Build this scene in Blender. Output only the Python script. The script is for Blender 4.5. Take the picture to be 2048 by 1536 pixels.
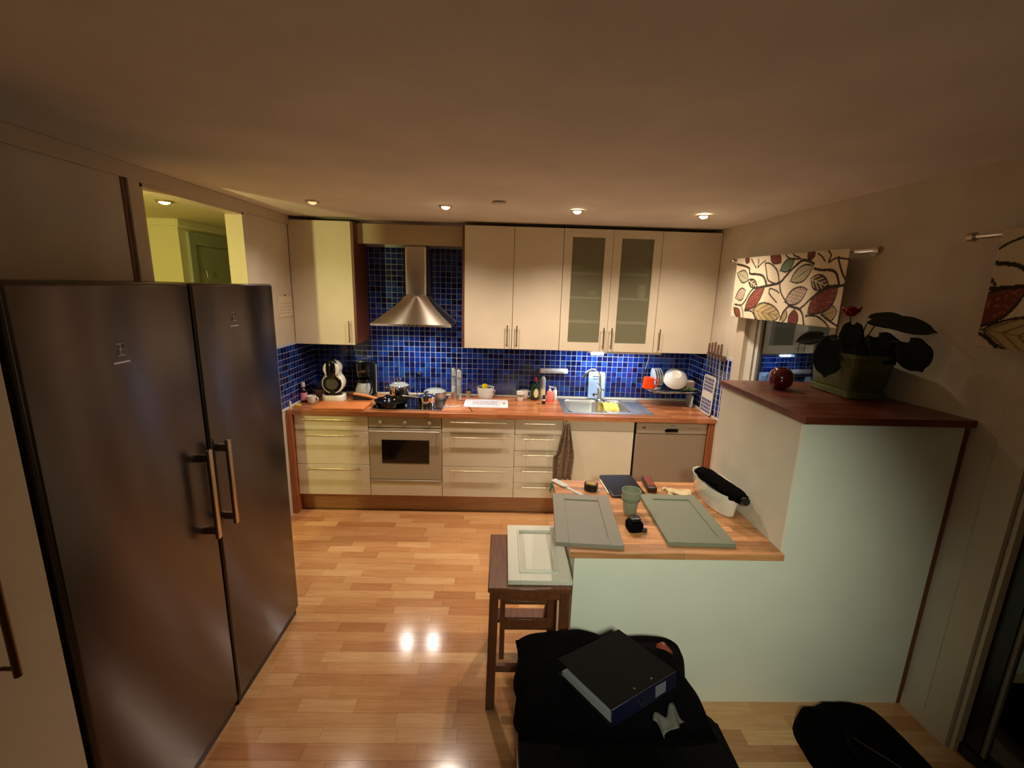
import bpy, bmesh, math, random
from mathutils import Vector, Matrix, noise
R = math.radians
random.seed(7)
for o in list(bpy.data.objects): bpy.data.objects.remove(o)
scn = bpy.context.scene
COL = scn.collection

# ------------------------------------------------------------------ camera
a, b, c = R(1.4133), R(-12.2428), R(1.6602)
fw = Vector((math.sin(a)*math.cos(b), math.cos(a)*math.cos(b), math.sin(b)))
rt = Vector((math.cos(a), -math.sin(a), 0)); up = rt.cross(fw)
r2 = rt*math.cos(c)+up*math.sin(c); u2 = -rt*math.sin(c)+up*math.cos(c)
cd = bpy.data.cameras.new('camera'); cam = bpy.data.objects.new('camera', cd); COL.objects.link(cam)
M4 = Matrix((( r2.x, u2.x, -fw.x, 1.6784), (r2.y, u2.y, -fw.y, -3.5326), (r2.z, u2.z, -fw.z, 1.9194), (0,0,0,1)))
cam.matrix_world = M4
cd.sensor_width = 36; cd.lens = 36*896.78/2048; cd.clip_start = .02
scn.camera = cam

# ------------------------------------------------------------------ world, lights, exposure
w = bpy.data.worlds.new('night'); scn.world = w; w.use_nodes = True
w.node_tree.nodes['Background'].inputs[0].default_value = (.25, .35, .6, 1)
w.node_tree.nodes['Background'].inputs[1].default_value = .004
vs = scn.view_settings
vs.view_transform = 'Standard'; vs.look = 'None'; vs.gamma = 1; vs.use_curve_mapping = False; vs.exposure = 0.0

def light(kind, name, loc, e, col, size=.03, target=None, angle=110, blend=.6, size_y=None, spread=None):
    d = bpy.data.lights.new(name, kind); d.energy = e; d.color = col
    if kind == 'SPOT': d.spot_size = R(angle); d.spot_blend = blend; d.shadow_soft_size = size
    elif kind == 'POINT': d.shadow_soft_size = size
    else:
        d.size = size
        if size_y: d.shape = 'RECTANGLE'; d.size_y = size_y
        if spread: d.spread = R(spread)
    o = bpy.data.objects.new(name, d); COL.objects.link(o); o.location = loc
    if target is not None:
        o.rotation_euler = (Vector(target)-Vector(loc)).to_track_quat('-Z', 'Y').to_euler()
    else: o.rotation_euler = (0, 0, 0)
    return o
WARM = (1, .82, .66)
SPOTX = [(.44, -.45, .4), (1.29, -.435, 1.0), (2.15, -.43, 1.3), (3.0, -.40, 1.0)]
for (x, y, k) in SPOTX:
    light('SPOT', 'ceiling_spot_light', (x, y, 2.385), 60*k, WARM, .035, None, 140, 1)
light('POINT', 'hallway_lamp_light', (-.50, -1.95, 1.93), 62, (1, .92, .34), .035)
light('AREA', 'sink_strip_light', (2.62, .40, 1.345), 5.4, (.74, .86, 1), .62, (2.62, .52, .9), size_y=.05)
light('SPOT', 'hood_light', (.80, .30, 1.572), 15, (1, .93, .82), .028, None, 150, .8)
light('SPOT', 'hood_light', (1.06, .30, 1.572), 15, (1, .93, .82), .028, None, 150, .8)
light('SPOT', 'dining_lamp_light', (1.80, -3.80, 2.08), 165, (.95, 1, .78), .08, (2.42, -1.77, .76), 52, 1)
light('POINT', 'ambient_fill_light', (1.95, -4.4, 1.75), 2.2, (.95, 1, .8), .2)  # weak soft fill added for ambient bounce, not a lamp of the room

# ------------------------------------------------------------------ materials
def lin(v):
    v /= 255.0
    return v/12.92 if v <= .04045 else ((v+.055)/1.055)**2.4
def rgb(t): return (lin(t[0]), lin(t[1]), lin(t[2]), 1)
MATS = {}
def mat(name, col, rough=.5, metal=0, bump=0, bscale=60, var=0, vscale=8, trans=0, alpha=1, ior=1.45, emit=None, es=0, stretch=(1,1,1), spec=None, coat=0, aniso=0, thin=False):
    m = bpy.data.materials.new(name); m.use_nodes = True; nt = m.node_tree; N = nt.nodes; L = nt.links
    p = N['Principled BSDF']; p.inputs['Base Color'].default_value = rgb(col); p.inputs['Roughness'].default_value = rough
    p.inputs['Metallic'].default_value = metal; p.inputs['IOR'].default_value = ior
    p.inputs['Transmission Weight'].default_value = trans; p.inputs['Alpha'].default_value = alpha
    if spec is not None: p.inputs['Specular IOR Level'].default_value = spec
    if coat: p.inputs['Coat Weight'].default_value = coat; p.inputs['Coat Roughness'].default_value = .08
    if emit: p.inputs['Emission Color'].default_value = rgb(emit); p.inputs['Emission Strength'].default_value = es
    if var or bump:
        g = N.new('ShaderNodeNewGeometry'); mp = N.new('ShaderNodeVectorMath'); mp.operation = 'MULTIPLY'; mp.inputs[1].default_value = stretch
        L.new(g.outputs['Position'], mp.inputs[0])
    if var:
        n = N.new('ShaderNodeTexNoise'); n.inputs['Scale'].default_value = vscale; n.inputs['Detail'].default_value = 5
        L.new(mp.outputs[0], n.inputs['Vector'])
        r = N.new('ShaderNodeValToRGB'); r.color_ramp.elements[0].position = .3; r.color_ramp.elements[1].position = .7
        r.color_ramp.elements[0].color = rgb([max(0, v*(1-var)) for v in col]); r.color_ramp.elements[1].color = rgb([min(255, v*(1+var)) for v in col])
        L.new(n.outputs['Fac'], r.inputs[0]); L.new(r.outputs[0], p.inputs['Base Color'])
    if bump:
        n = N.new('ShaderNodeTexNoise'); n.inputs['Scale'].default_value = bscale; n.inputs['Detail'].default_value = 3
        L.new(mp.outputs[0], n.inputs['Vector'])
        bp = N.new('ShaderNodeBump'); bp.inputs['Strength'].default_value = bump; bp.inputs['Distance'].default_value = .003
        L.new(n.outputs['Fac'], bp.inputs['Height']); L.new(bp.outputs[0], p.inputs['Normal'])
    if aniso:
        p.inputs['Anisotropic'].default_value = aniso
        t = N.new('ShaderNodeTangent'); t.direction_type = 'RADIAL'; t.axis = 'Z'; L.new(t.outputs[0], p.inputs['Tangent']); p.inputs['Anisotropic Rotation'].default_value = .25
    MATS[name] = m; return m
def wood(name, c1, c2, axis=0, rough=.35, blocks=None, mult=1.0, coat=0):
    """world-space grain along an axis; blocks=(length,width) adds glued staves"""
    m = bpy.data.materials.new(name); m.use_nodes = True; nt = m.node_tree; N = nt.nodes; L = nt.links
    p = N['Principled BSDF']; p.inputs['Roughness'].default_value = rough
    if coat: p.inputs['Coat Weight'].default_value = coat; p.inputs['Coat Roughness'].default_value = .12
    g = N.new('ShaderNodeNewGeometry'); oi = N.new('ShaderNodeObjectInfo')
    sc = [38, 38, 38]; sc[axis] = 3.0
    mp = N.new('ShaderNodeVectorMath'); mp.operation = 'MULTIPLY_ADD'; mp.inputs[1].default_value = sc
    L.new(g.outputs['Position'], mp.inputs[0])
    cx = N.new('ShaderNodeCombineXYZ'); mm = N.new('ShaderNodeMath'); mm.operation = 'MULTIPLY'; mm.inputs[1].default_value = 60
    L.new(oi.outputs['Random'], mm.inputs[0]); L.new(mm.outputs[0], cx.inputs[0]); L.new(mm.outputs[0], cx.inputs[2]); L.new(cx.outputs[0], mp.inputs[2])
    n = N.new('ShaderNodeTexNoise'); n.inputs['Scale'].default_value = 1.6; n.inputs['Detail'].default_value = 6; n.inputs['Roughness'].default_value = .65
    L.new(mp.outputs[0], n.inputs['Vector'])
    r = N.new('ShaderNodeValToRGB'); r.color_ramp.elements[0].position = .32; r.color_ramp.elements[1].position = .72
    r.color_ramp.elements[0].color = rgb(c1); r.color_ramp.elements[1].color = rgb(c2)
    L.new(n.outputs['Fac'], r.inputs[0]); out = r.outputs[0]
    if blocks:
        bk = N.new('ShaderNodeTexBrick'); bk.inputs['Scale'].default_value = 1
        bk.inputs['Brick Width'].default_value = blocks[0]; bk.inputs['Row Height'].default_value = blocks[1]
        bk.inputs['Mortar Size'].default_value = .0006; bk.offset = .37
        bk.inputs['Color1'].default_value = (.62, .60, .58, 1); bk.inputs['Color2'].default_value = (1.25, 1.22, 1.2, 1); bk.inputs['Mortar'].default_value = (.45, .4, .36, 1)
        if axis == 1:
            sp = N.new('ShaderNodeSeparateXYZ'); cb = N.new('ShaderNodeCombineXYZ'); L.new(g.outputs['Position'], sp.inputs[0])
            L.new(sp.outputs[1], cb.inputs[0]); L.new(sp.outputs[0], cb.inputs[1]); L.new(cb.outputs[0], bk.inputs['Vector'])
        else: L.new(g.outputs['Position'], bk.inputs['Vector'])
        mx = N.new('ShaderNodeMix'); mx.data_type = 'RGBA'; mx.blend_type = 'MULTIPLY'; mx.inputs['Factor'].default_value = 1
        L.new(out, mx.inputs[6]); L.new(bk.outputs['Color'], mx.inputs[7]); out = mx.outputs[2]
    L.new(out, p.inputs['Base Color'])
    bp = N.new('ShaderNodeBump'); bp.inputs['Strength'].default_value = .12; bp.inputs['Distance'].default_value = .001
    L.new(n.outputs['Fac'], bp.inputs['Height']); L.new(bp.outputs[0], p.inputs['Normal'])
    MATS[name] = m; return m

mat('wall_paint', (206, 196, 178), .8, bump=.12, bscale=220, var=.03, vscale=5)
mat('ceiling_paint', (226, 220, 208), .85, bump=.15, bscale=160, var=.03, vscale=3)
mat('trim_paint', (200, 186, 162), .45, bump=.05, bscale=30)
mat('hall_paint', (205, 200, 160), .8, bump=.1, bscale=150)
mat('wardrobe', (150, 160, 135), .5, bump=.05, bscale=40)
mat('cabinet', (220, 208, 184), .42, bump=.05, bscale=70, var=.015, vscale=6)
mat('cabinet_edge', (205, 188, 156), .5, bump=.05)
mat('half_wall', (222, 224, 208), .5, bump=.06, bscale=90, var=.015, vscale=4)
mat('inside', (190, 182, 160), .7, bump=.05)
mat('grout', (184, 190, 208), .8, bump=.2, bscale=300)
TILE = [mat('tile_%s' % n, cc, .12, bump=.12, bscale=18, var=.12, vscale=40, coat=.3) for n, cc in
        (('navy', (11, 22, 76)), ('cobalt', (17, 42, 120)), ('royal', (20, 54, 140)), ('mid', (28, 68, 142)), ('ink', (9, 16, 58)), ('deep', (14, 32, 100)))]
TW = [.22, .25, .17, .09, .1, .17]
FLO = [wood('stave_%s' % n, c1, c2, 0, .16, coat=.4) for n, c1, c2 in
       (('honey', (186, 134, 86), (208, 156, 106)), ('amber', (178, 124, 78), (200, 146, 98)), ('oak', (192, 142, 94), (214, 166, 116)),
        ('brown', (164, 110, 68), (188, 132, 86)), ('rust', (172, 116, 74), (194, 138, 92)), ('pale', (200, 152, 102), (220, 176, 128)))]
FW = [.27, .22, .2, .1, .1, .11]
wood('worktop_wood', (150, 88, 52), (204, 136, 88), 0, .24, (.55, .042))
wood('table_wood', (176, 116, 72), (212, 158, 108), 0, .33, (.5, .042))
wood('top_wood', (78, 38, 24), (116, 58, 38), 0, .3, (.6, .045))
wood('panel_wood', (140, 76, 40), (180, 108, 62), 2, .45)
wood('plinth_wood', (150, 104, 70), (184, 134, 92), 0, .45)
wood('cabinet_side_wood', (96, 50, 32), (124, 68, 44), 2, .5)
wood('stool_wood', (84, 46, 26), (116, 68, 40), 1, .4)
wood('stool_leg_wood', (78, 42, 24), (108, 62, 34), 2, .45)
wood('board_wood', (176, 96, 50), (218, 136, 78), 0, .4)
wood('handle_wood', (190, 120, 76), (225, 160, 110), 0, .4)
wood('rack_wood', (88, 64, 48), (122, 92, 70), 1, .5)
mat('steel', (206, 204, 200), .38, 1, bump=.1, bscale=120, stretch=(30, 1, .6))
mat('hood_steel', (214, 206, 192), .33, 1, aniso=.9)
mat('oven_steel', (178, 166, 142), .4, .1, bump=.05, bscale=90, stretch=(1, 1, 20), aniso=.4)
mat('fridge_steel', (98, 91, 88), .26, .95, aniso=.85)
mat('dishwasher_steel', (156, 136, 116), .45, .15, bump=.05, bscale=60, stretch=(1, 1, 20))
mat('chrome', (225, 225, 225), .07, 1, bump=.01)
mat('brushed', (190, 176, 150), .28, 1, bump=.03)
mat('bronze', (96, 72, 52), .35, .9, bump=.02)
mat('black_gloss', (8, 8, 9), .08, bump=.01)
mat('black_glass', (14, 10, 9), .06, bump=.005, coat=.5)
mat('black_plastic', (14, 13, 13), .35, bump=.08)
mat('black_fabric', (4, 4, 5), .95, bump=.5, bscale=350, spec=.05)
mat('black_leather', (4, 4, 4), .8, bump=.4, bscale=120, spec=.08)
mat('white_plastic', (222, 218, 205), .35, bump=.02)
mat('white_ceramic', (226, 222, 210), .14, bump=.02, coat=.4)
mat('white_paint', (204, 202, 188), .35, bump=.04)
mat('orange_ceramic', (240, 66, 14), .22, bump=.02)
mat('green_ceramic', (140, 144, 120), .25, bump=.03)
mat('pot_green', (84, 90, 44), .35, bump=.1, bscale=30, var=.15, vscale=20)
mat('grey_paint', (128, 124, 112), .5, bump=.06)
mat('greygreen_paint', (122, 126, 108), .5, bump=.06)
mat('yellow_cloth', (228, 204, 96), .85, bump=.4, bscale=300)
mat('cream_cloth', (212, 190, 150), .9, bump=.5, bscale=200)
mat('grey_towel', (120, 98, 78), .95, bump=.6, bscale=250, var=.25, vscale=60)
mat('green_tape', (10, 120, 84), .5, bump=.05)
mat('pink', (232, 150, 170), .4, bump=.02)
mat('pink_liquid', (238, 128, 118), .15, bump=.01, coat=.5)
mat('red_plastic', (190, 40, 30), .35, bump=.02)
mat('red_glass', (86, 8, 5), .08, bump=.02, coat=.8)
mat('brown_case', (58, 30, 22), .4, bump=.1)
mat('brown_case_top', (120, 52, 34), .4, bump=.1)
mat('paper', (224, 220, 224), .6, bump=.03)
mat('paper_wall', (222, 208, 186), .7, bump=.03)
mat('pale_blue', (182, 206, 232), .35, bump=.03)
mat('light_grey', (186, 186, 180), .4, bump=.03)
mat('blue_stone', (36, 44, 86), .3, bump=.05)
mat('beige_stone', (150, 130, 108), .5, bump=.1)
mat('binder_dark', (7, 7, 6), .75, bump=.15, bscale=200, spec=.1)
mat('binder_blue', (8, 13, 38), .45, bump=.1, bscale=100)
mat('soil', (36, 26, 18), .95, bump=.8, bscale=80)
mat('leaf', (10, 24, 11), .5, bump=.25, bscale=60, var=.3, vscale=30)
mat('stem', (60, 74, 34), .5, bump=.1)
mat('red_petal', (150, 20, 12), .4, bump=.1)
mat('gold', (184, 140, 60), .3, .6, bump=.05)
mat('dark_bottle', (40, 12, 26), .12, bump=.01, coat=.5)
mat('green_bottle', (16, 46, 34), .1, bump=.01, coat=.6, var=.1)
mat('label_paper', (220, 206, 150), .5, bump=.02)
mat('pepper', (70, 42, 34), .8, bump=.6, bscale=400)
mat('salt', (226, 222, 215), .7, bump=.4, bscale=400)
mat('lemon', (222, 196, 30), .4, bump=.1)
mat('vegetable', (84, 104, 48), .6, bump=.4, bscale=120, var=.3, vscale=80)
mat('print_blue', (40, 44, 104), .35, bump=.02)
mat('mark_grey', (70, 66, 62), .5, bump=.02)
mat('cord', (190, 190, 190), .5, bump=.02)
mat('clear_glass', (205, 208, 204), .05, alpha=.30)
mat('smoke_glass', (186, 192, 190), .06, alpha=.32)
mat('frost_glass', (150, 148, 118), .35, alpha=.42, spec=.3)
mat('window_glass', (200, 214, 226), .01, trans=1, ior=1.6)
mat('lamp_on', (255, 240, 215), .4, emit=(255, 226, 180), es=38)
mat('lamp_dim', (255, 230, 190), .4, emit=(255, 214, 150), es=1.0)
mat('lamp_cool', (255, 255, 255), .4, emit=(225, 238, 255), es=14)
mat('lamp_hood', (255, 240, 215), .4, emit=(255, 240, 220), es=30)
mat('lamp_hall', (255, 240, 180), .4, emit=(255, 240, 150), es=5)
mat('outside_dark', (24, 28, 40), .9, bump=.3, bscale=4)

# ------------------------------------------------------------------ mesh builder
class MB:
    def __init__(s): s.bm = bmesh.new(); s.mi = 0
    def _fin(s, vs):
        fs = set(f for v in vs for f in v.link_faces)
        for f in fs: f.material_index = s.mi
        return s
    def box(s, x0, x1, y0, y1, z0, z1, bv=0, seg=1, M=None):
        r = bmesh.ops.create_cube(s.bm, size=1); vs = r['verts']
        for v in vs: v.co = Vector(((x0+x1)/2+v.co.x*(x1-x0), (y0+y1)/2+v.co.y*(y1-y0), (z0+z1)/2+v.co.z*(z1-z0)))
        if bv:
            es = list(set(e for v in vs for e in v.link_edges))
            rr = bmesh.ops.bevel(s.bm, geom=es, offset=bv, segments=seg, affect='EDGES', profile=.5)
            vs = list(set(v for f in rr['faces'] for v in f.verts) | set(v for v in vs if v.is_valid))
        if M is not None:
            for v in vs: v.co = M @ v.co
        return s._fin(vs)
    def prism(s, poly, z0, z1, M=None, taper=1.0, bv=0):
        n = len(poly); cx = sum(p[0] for p in poly)/n; cy = sum(p[1] for p in poly)/n
        A = [s.bm.verts.new((p[0], p[1], z0)) for p in poly]
        B = [s.bm.verts.new((cx+(p[0]-cx)*taper, cy+(p[1]-cy)*taper, z1)) for p in poly]
        s.bm.faces.new(A[::-1]); s.bm.faces.new(B)
        for i in range(n): s.bm.faces.new((A[i], A[(i+1) % n], B[(i+1) % n], B[i]))
        vs = A+B
        if bv:
            es = [e for e in set(e for v in vs for e in v.link_edges) if (e.verts[0] in A) == (e.verts[1] in A)]
            rr = bmesh.ops.bevel(s.bm, geom=es, offset=bv, segments=2, affect='EDGES', profile=.5)
            vs = list(set(v for f in rr['faces'] for v in f.verts) | set(v for v in vs if v.is_valid))
        if M is not None:
            for v in vs: v.co = M @ v.co
        return s._fin(vs)
    def ring(s, pts): return [s.bm.verts.new(p) for p in pts]
    def loft(s, rings, cap0=True, cap1=True, closed=True):
        RR = [s.ring(r) for r in rings]; n = len(RR[0])
        for i in range(len(RR)-1):
            for j in range(n if closed else n-1):
                k = (j+1) % n; s.bm.faces.new((RR[i][j], RR[i][k], RR[i+1][k], RR[i+1][j]))
        if cap0: s.bm.faces.new(RR[0][::-1])
        if cap1: s.bm.faces.new(RR[-1])
        return s._fin([v for r in RR for v in r])
    def lathe(s, prof, c=(0, 0, 0), n=28, sx=1, sy=1, M=None, cap0=True, cap1=True):
        rings = []
        for r, z in prof:
            r = max(r, .0004)
            ring = [Vector((r*sx*math.cos(2*math.pi*k/n), r*sy*math.sin(2*math.pi*k/n), z)) for k in range(n)]
            if M is not None: ring = [M @ p for p in ring]
            rings.append([p+Vector(c) for p in ring])
        return s.loft(rings, cap0, cap1)
    def cyl(s, p0, p1, r0, r1=None, n=16):
        return s.tube([p0, p1], r0, n, r1)
    def tube(s, pts, r, n=8, rend=None, sub=0):
        P = [Vector(p) for p in pts]
        if sub:
            Q = []
            for i in range(len(P)-1):
                p0 = P[max(i-1, 0)]; p1 = P[i]; p2 = P[i+1]; p3 = P[min(i+2, len(P)-1)]
                for k in range(sub):
                    t = k/sub
                    Q.append(.5*((2*p1)+(-p0+p2)*t+(2*p0-5*p1+4*p2-p3)*t*t+(-p0+3*p1-3*p2+p3)*t**3))
            Q.append(P[-1]); P = Q
        rings = []; prev = None; m = len(P)
        for i, p in enumerate(P):
            d = (P[min(i+1, m-1)]-P[max(i-1, 0)]).normalized()
            if prev is None:
                ax = Vector((0, 0, 1)) if abs(d.z) < .9 else Vector((1, 0, 0)); u = d.cross(ax).normalized()
            else:
                u = (prev-d*prev.dot(d)).normalized()
            prev = u; v = d.cross(u)
            rr = r(i/(m-1)) if callable(r) else (r if rend is None else r+(rend-r)*i/(m-1))
            rings.append([p+(u*math.cos(2*math.pi*k/n)+v*math.sin(2*math.pi*k/n))*rr for k in range(n)])
        return s.loft(rings)
    def sheet(s, fn, nu, nv):
        G = [[s.bm.verts.new(fn(i/nu, j/nv)) for i in range(nu+1)] for j in range(nv+1)]
        for j in range(nv):
            for i in range(nu): s.bm.faces.new((G[j][i], G[j][i+1], G[j+1][i+1], G[j+1][i]))
        return s._fin([v for r in G for v in r])
    def build(s, name, m, parent=None, smooth=True, solid=0, angle=38, flip=True):
        if flip: bmesh.ops.recalc_face_normals(s.bm, faces=s.bm.faces)
        me = bpy.data.meshes.new(name); s.bm.to_mesh(me); s.bm.free()
        for q in (m if isinstance(m, (list, tuple)) else [m]):
            me.materials.append(MATS[q] if isinstance(q, str) else q)
        if smooth:
            for p in me.polygons: p.use_smooth = True
            me.set_sharp_from_angle(angle=R(angle))
        o = bpy.data.objects.new(name, me); COL.objects.link(o)
        if parent is not None: o.parent = parent
        if solid:
            md = o.modifiers.new('thick', 'SOLIDIFY'); md.thickness = solid; md.offset = 0
        return o
def rrect(w, d, r, n=5, cx=0, cy=0):
    P = []
    for (sx, sy, a0) in ((1, 1, 0), (-1, 1, 90), (-1, -1, 180), (1, -1, 270)):
        for k in range(n+1):
            t = R(a0+90*k/n); P.append((cx+sx*(w/2-r)+r*math.cos(t), cy+sy*(d/2-r)+r*math.sin(t)))
    return P
def thing(name, label, cat, loc=(0, 0, 0), rz=0, group=None):
    o = bpy.data.objects.new(name, None); COL.objects.link(o); o.location = loc; o.rotation_euler = (0, 0, R(rz))
    o.empty_display_size = .02
    o['label'] = label; o['category'] = cat
    if group: o['group'] = group
    return o
def tag(o, label, cat, group=None):
    o['label'] = label; o['category'] = cat
    if group: o['group'] = group
    return o
def struct(o): o['kind'] = 'structure'; return o
def RX(y): return 3.45+.115*max(0, -y)          # right wall: splays outwards in front of the kitchen run

# ------------------------------------------------------------------ room shell
ZC = 2.42
fl = struct(MB().box(-.2, 3.95, -6.2, .7, -.06, -.012).build('floor', 'stave_brown', smooth=False))
# parquet staves
meshes = {}
def stave_mesh(L, k):
    if (L, k) not in meshes:
        bm = MB().box(-L/2+.0004, L/2-.0004, -.0346, .0346, -.012, 0)
        o = bm.build('stave', FLO[k], smooth=False); meshes[(L, k)] = o.data; bpy.data.objects.remove(o)
    return meshes[(L, k)]
rest = MB(); cnt = 0
y = .05
while y > -4.6:
    x = -.12-random.random()*.4
    while x < 3.9:
        L = random.choice((.26, .33, .40, .47, .54)); k = random.choices(range(6), FW)[0]
        cx_, cy_ = x+L/2, y-.035
        vis = (.42 < cx_ < 2.0 and -2.95 < cy_ < .02) or (2.4 < cx_ < 3.4 and -2.35 < cy_ < -1.8)
        if vis and cnt < 298:
            o = bpy.data.objects.new('stave', stave_mesh(L, k)); COL.objects.link(o); o.parent = fl
            o.location = (cx_, cy_, random.uniform(-.0002, .0002)); cnt += 1
        elif x+L > -.05 and x < RX(cy_)+.03:
            rest.mi = k; rest.box(max(x, -.05)+.0004, min(x+L, RX(cy_)+.02)-.0004, cy_-.0346, cy_+.0346, -.012, 0)
        x += L
    y -= .07
o = rest.build('parquet', FLO, fl, smooth=False); o['kind'] = 'stuff'
# ceiling with a slight rise at the near right corner
def cz(x, y): return ZC+.056*max(0, min(1, (x-1.2)/2.3))*max(0, (0-y)/1.8) if y > -6 else ZC
cb = MB(); cb.sheet(lambda u, v: Vector((-.06+u*4.3, -6.2+v*6.9, ZC+.05*max(0, min(1, (u*4.3-1.3)/2.3))*max(0, (6.1-v*6.9)/1.8))), 12, 14)
ce = struct(cb.build('ceiling', 'ceiling_paint', flip=False))
for v in ce.data.vertices: pass
struct(MB().box(-.06, 3.55, .606, .7, 0, 2.5).build('wall_back', 'wall_paint', smooth=False))
wb = bpy.data.objects['wall_back']
struct(MB().box(-.3, 4.3, -6.3, -6.2, 0, 2.7).build('wall_rear', 'wall_paint', smooth=False))
# left wall pieces round the hallway opening (y -1.25..-.40)
lw = MB(); X0, X1 = -.145, -.05
lw.box(X0, X1, -.395, .61, 0, ZC); lw.box(X0, X1, -6.2, -1.25, 0, ZC); lw.box(X0, X1, -1.25, -.395, 2.345, ZC)
struct(lw.build('wall_left', 'wall_paint', smooth=False))
tr = MB(); tr.box(X0-.004, X1+.012, -.41, -.395, 0, 2.345); tr.box(X0-.004, X1+.012, -1.25, -1.235, 0, 2.345); tr.box(X0-.004, X1+.012, -1.25, -.395, 2.33, 2.345)
tr.box(X1, X1+.014, -1.32, -1.25, 0, 2.35, .003); tr.box(X1, X1+.014, -1.32, -.34, 2.345, 2.36, .003)
struct(tr.build('door_1', 'trim_paint'))
struct(MB().box(X1, X1+.016, -6.2, .237, 2.352, ZC, .003).build('trim_1', 'trim_paint'))
struct(MB().box(X1, X1+.004, -1.345, -1.325, 0, 2.35).build('trim_2', 'cabinet_side_wood'))
# hallway beyond the opening
hw = MB()
hw.box(-2.4, -1.03, .42, .5, 0, ZC); hw.box(-1.11, -1.03, .5, 2.4, 0, ZC); hw.box(-1.1, -.14, 2.4, 2.5, 0, ZC)
hw.box(-2.5, -2.4, -3.2, .5, 0, ZC); hw.box(-2.5, -.14, -3.3, -3.2, 0, ZC); hw.box(-.17, -.145, .61, 2.4, 0, ZC)
struct(hw.build('wall_hallway', 'hall_paint', smooth=False))
struct(MB().box(-2.5, -.145, -3.3, 2.5, ZC-.03, ZC+.02).build('ceiling_hallway', 'hall_paint', smooth=False))
struct(MB().box(-2.5, -.145, -3.3, 2.5, -.05, 0).build('floor_hallway', 'stave_brown', smooth=False))
hc = MB(); hc.box(-2.4, -1.03, .402, .42, 2.33, 2.39, .004); hc.box(-1.03, -1.012, .402, 2.4, 2.33, 2.39, .004)
struct(hc.build('trim_3', 'hall_paint'))
hd = MB(); hd.box(-1.03, -1.0, .50, .58, 0, 2.30, .003); hd.box(-1.03, -1.0, 1.36, 1.44, 0, 2.30, .003); hd.box(-1.03, -1.0, .581, 1.359, 2.2, 2.30, .003)
d2 = struct(hd.build('door_2', 'wardrobe'))
MB().box(-1.03, -1.015, .585, 1.355, .01, 2.19, .004).build('door_leaf', 'wardrobe', d2)
q = MB(); q.tube([(-1.013, .66, 1.98), (-.985, .66, 1.98), (-.985, .67, 1.92)], .006, 8); q.build('coat_hook', 'brushed', d2)

# right wall (polygon in plan, with window hole): strips
def rw_strip(m, y0, y1, z0, z1, t=.1, xo=0):
    ys = [y0, y1] if (y0 >= 0 or y1 <= 0) else [y0, 0, y1]
    for i in range(len(ys)-1):
        ya, yb = ys[i], ys[i+1]
        m.prism([(RX(ya)+xo, ya), (RX(ya)+xo+t, ya), (RX(yb)+xo+t, yb), (RX(yb)+xo, yb)], z0, z1)
WY0, WY1, WZ0, WZ1 = -.99, -.25, 1.02, 2.06
DY0, DY1, DZ1 = -3.30, -1.98, 2.08
m = MB()
rw_strip(m, WY1, .7, 0, 2.5); rw_strip(m, DY1, WY0, 0, 2.6); rw_strip(m, WY0, WY1, 0, WZ0); rw_strip(m, WY0, WY1, WZ1, 2.55)
rw_strip(m, DY0, DY1, DZ1, 2.62); rw_strip(m, -6.2, DY0, 0, 2.7)
struct(m.build('wall_right', 'wall_paint', smooth=False))
def rbox(m, y0, y1, z0, z1, d0, d1):           # d: distance into the room (positive) from the wall face
    m.prism([(RX(y0)-d1, y0), (RX(y0)-d0, y0), (RX(y1)-d0, y1), (RX(y1)-d1, y1)], z0, z1)
# window
m = MB()
rbox(m, -.25, -.155, .95, 2.12, 0, .014); rbox(m, WY0-.04, WY0, .95, 2.12, 0, .010); rbox(m, WY0, WY1, WZ1, 2.12, 0, .014); rbox(m, WY0-.04, -.155, .93, .955, 0, .03)
win = struct(m.build('window_1', 'trim_paint'))
m = MB(); F = .07
rbox(m, -.32, -.25, WZ0, WZ1, -.075, -.02); rbox(m, WY0, WY0+.03, WZ0, WZ1, -.075, -.02); rbox(m, WY0, WY1, WZ0, WZ0+F, -.075, -.02); rbox(m, WY0, WY1, WZ1-F, WZ1, -.075, -.02)
rbox(m, -.36, -.33, WZ0+F, WZ1-F, -.06, -.028)
m.build('window_frame', 'white_paint', win)
m = MB(); rbox(m, WY0+.03, -.36, WZ0+F, WZ1-F, -.052, -.047); m.build('pane', 'window_glass', win)
m = MB(); rbox(m, WY0+.03, -.36, WZ0+F, WZ1-F, -.073, -.069); m.build('pane', 'window_glass', win)
# balcony door
m = MB(); rbox(m, -1.98, -1.88, 0, 2.14, 0, .016); rbox(m, -3.40, -3.3, 0, 2.14, 0, .016); rbox(m, -3.3, -1.98, DZ1, 2.14, 0, .016)
rbox(m, -2.0, -1.985, 0, DZ1, -.08, 0)
dr = struct(m.build('door_3', 'trim_paint'))
m = MB(); rbox(m, -2.06, -1.985, .02, DZ1, -.08, -.03); rbox(m, -3.3, -3.2, .02, DZ1, -.08, -.03); rbox(m, -3.3, -1.98, 0, .05, -.09, -.02); rbox(m, -3.3, -1.98, DZ1-.07, DZ1, -.08, -.03)
m.build('door_frame', 'black_plastic', dr)
m = MB(); rbox(m, -3.2, -2.06, .05, DZ1-.07, -.055, -.05); m.build('pane', 'window_glass', dr)
m = MB(); rbox(m, -2.075, -2.06, .05, DZ1-.07, -.05, -.038); m.build('pane_edge_reflection', 'grey_paint', dr)  # grey strip stands in for the reflection along the pane's edge
m = MB(); rbox(m, -1.88, -1.775, 0, .075, 0, .012)
struct(m.build('baseboard_right', 'trim_paint'))
m = MB(); rbox(m, -6.2, -3.4, 0, .075, 0, .012); struct(m.build('baseboard_right_rear', 'trim_paint'))
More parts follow.
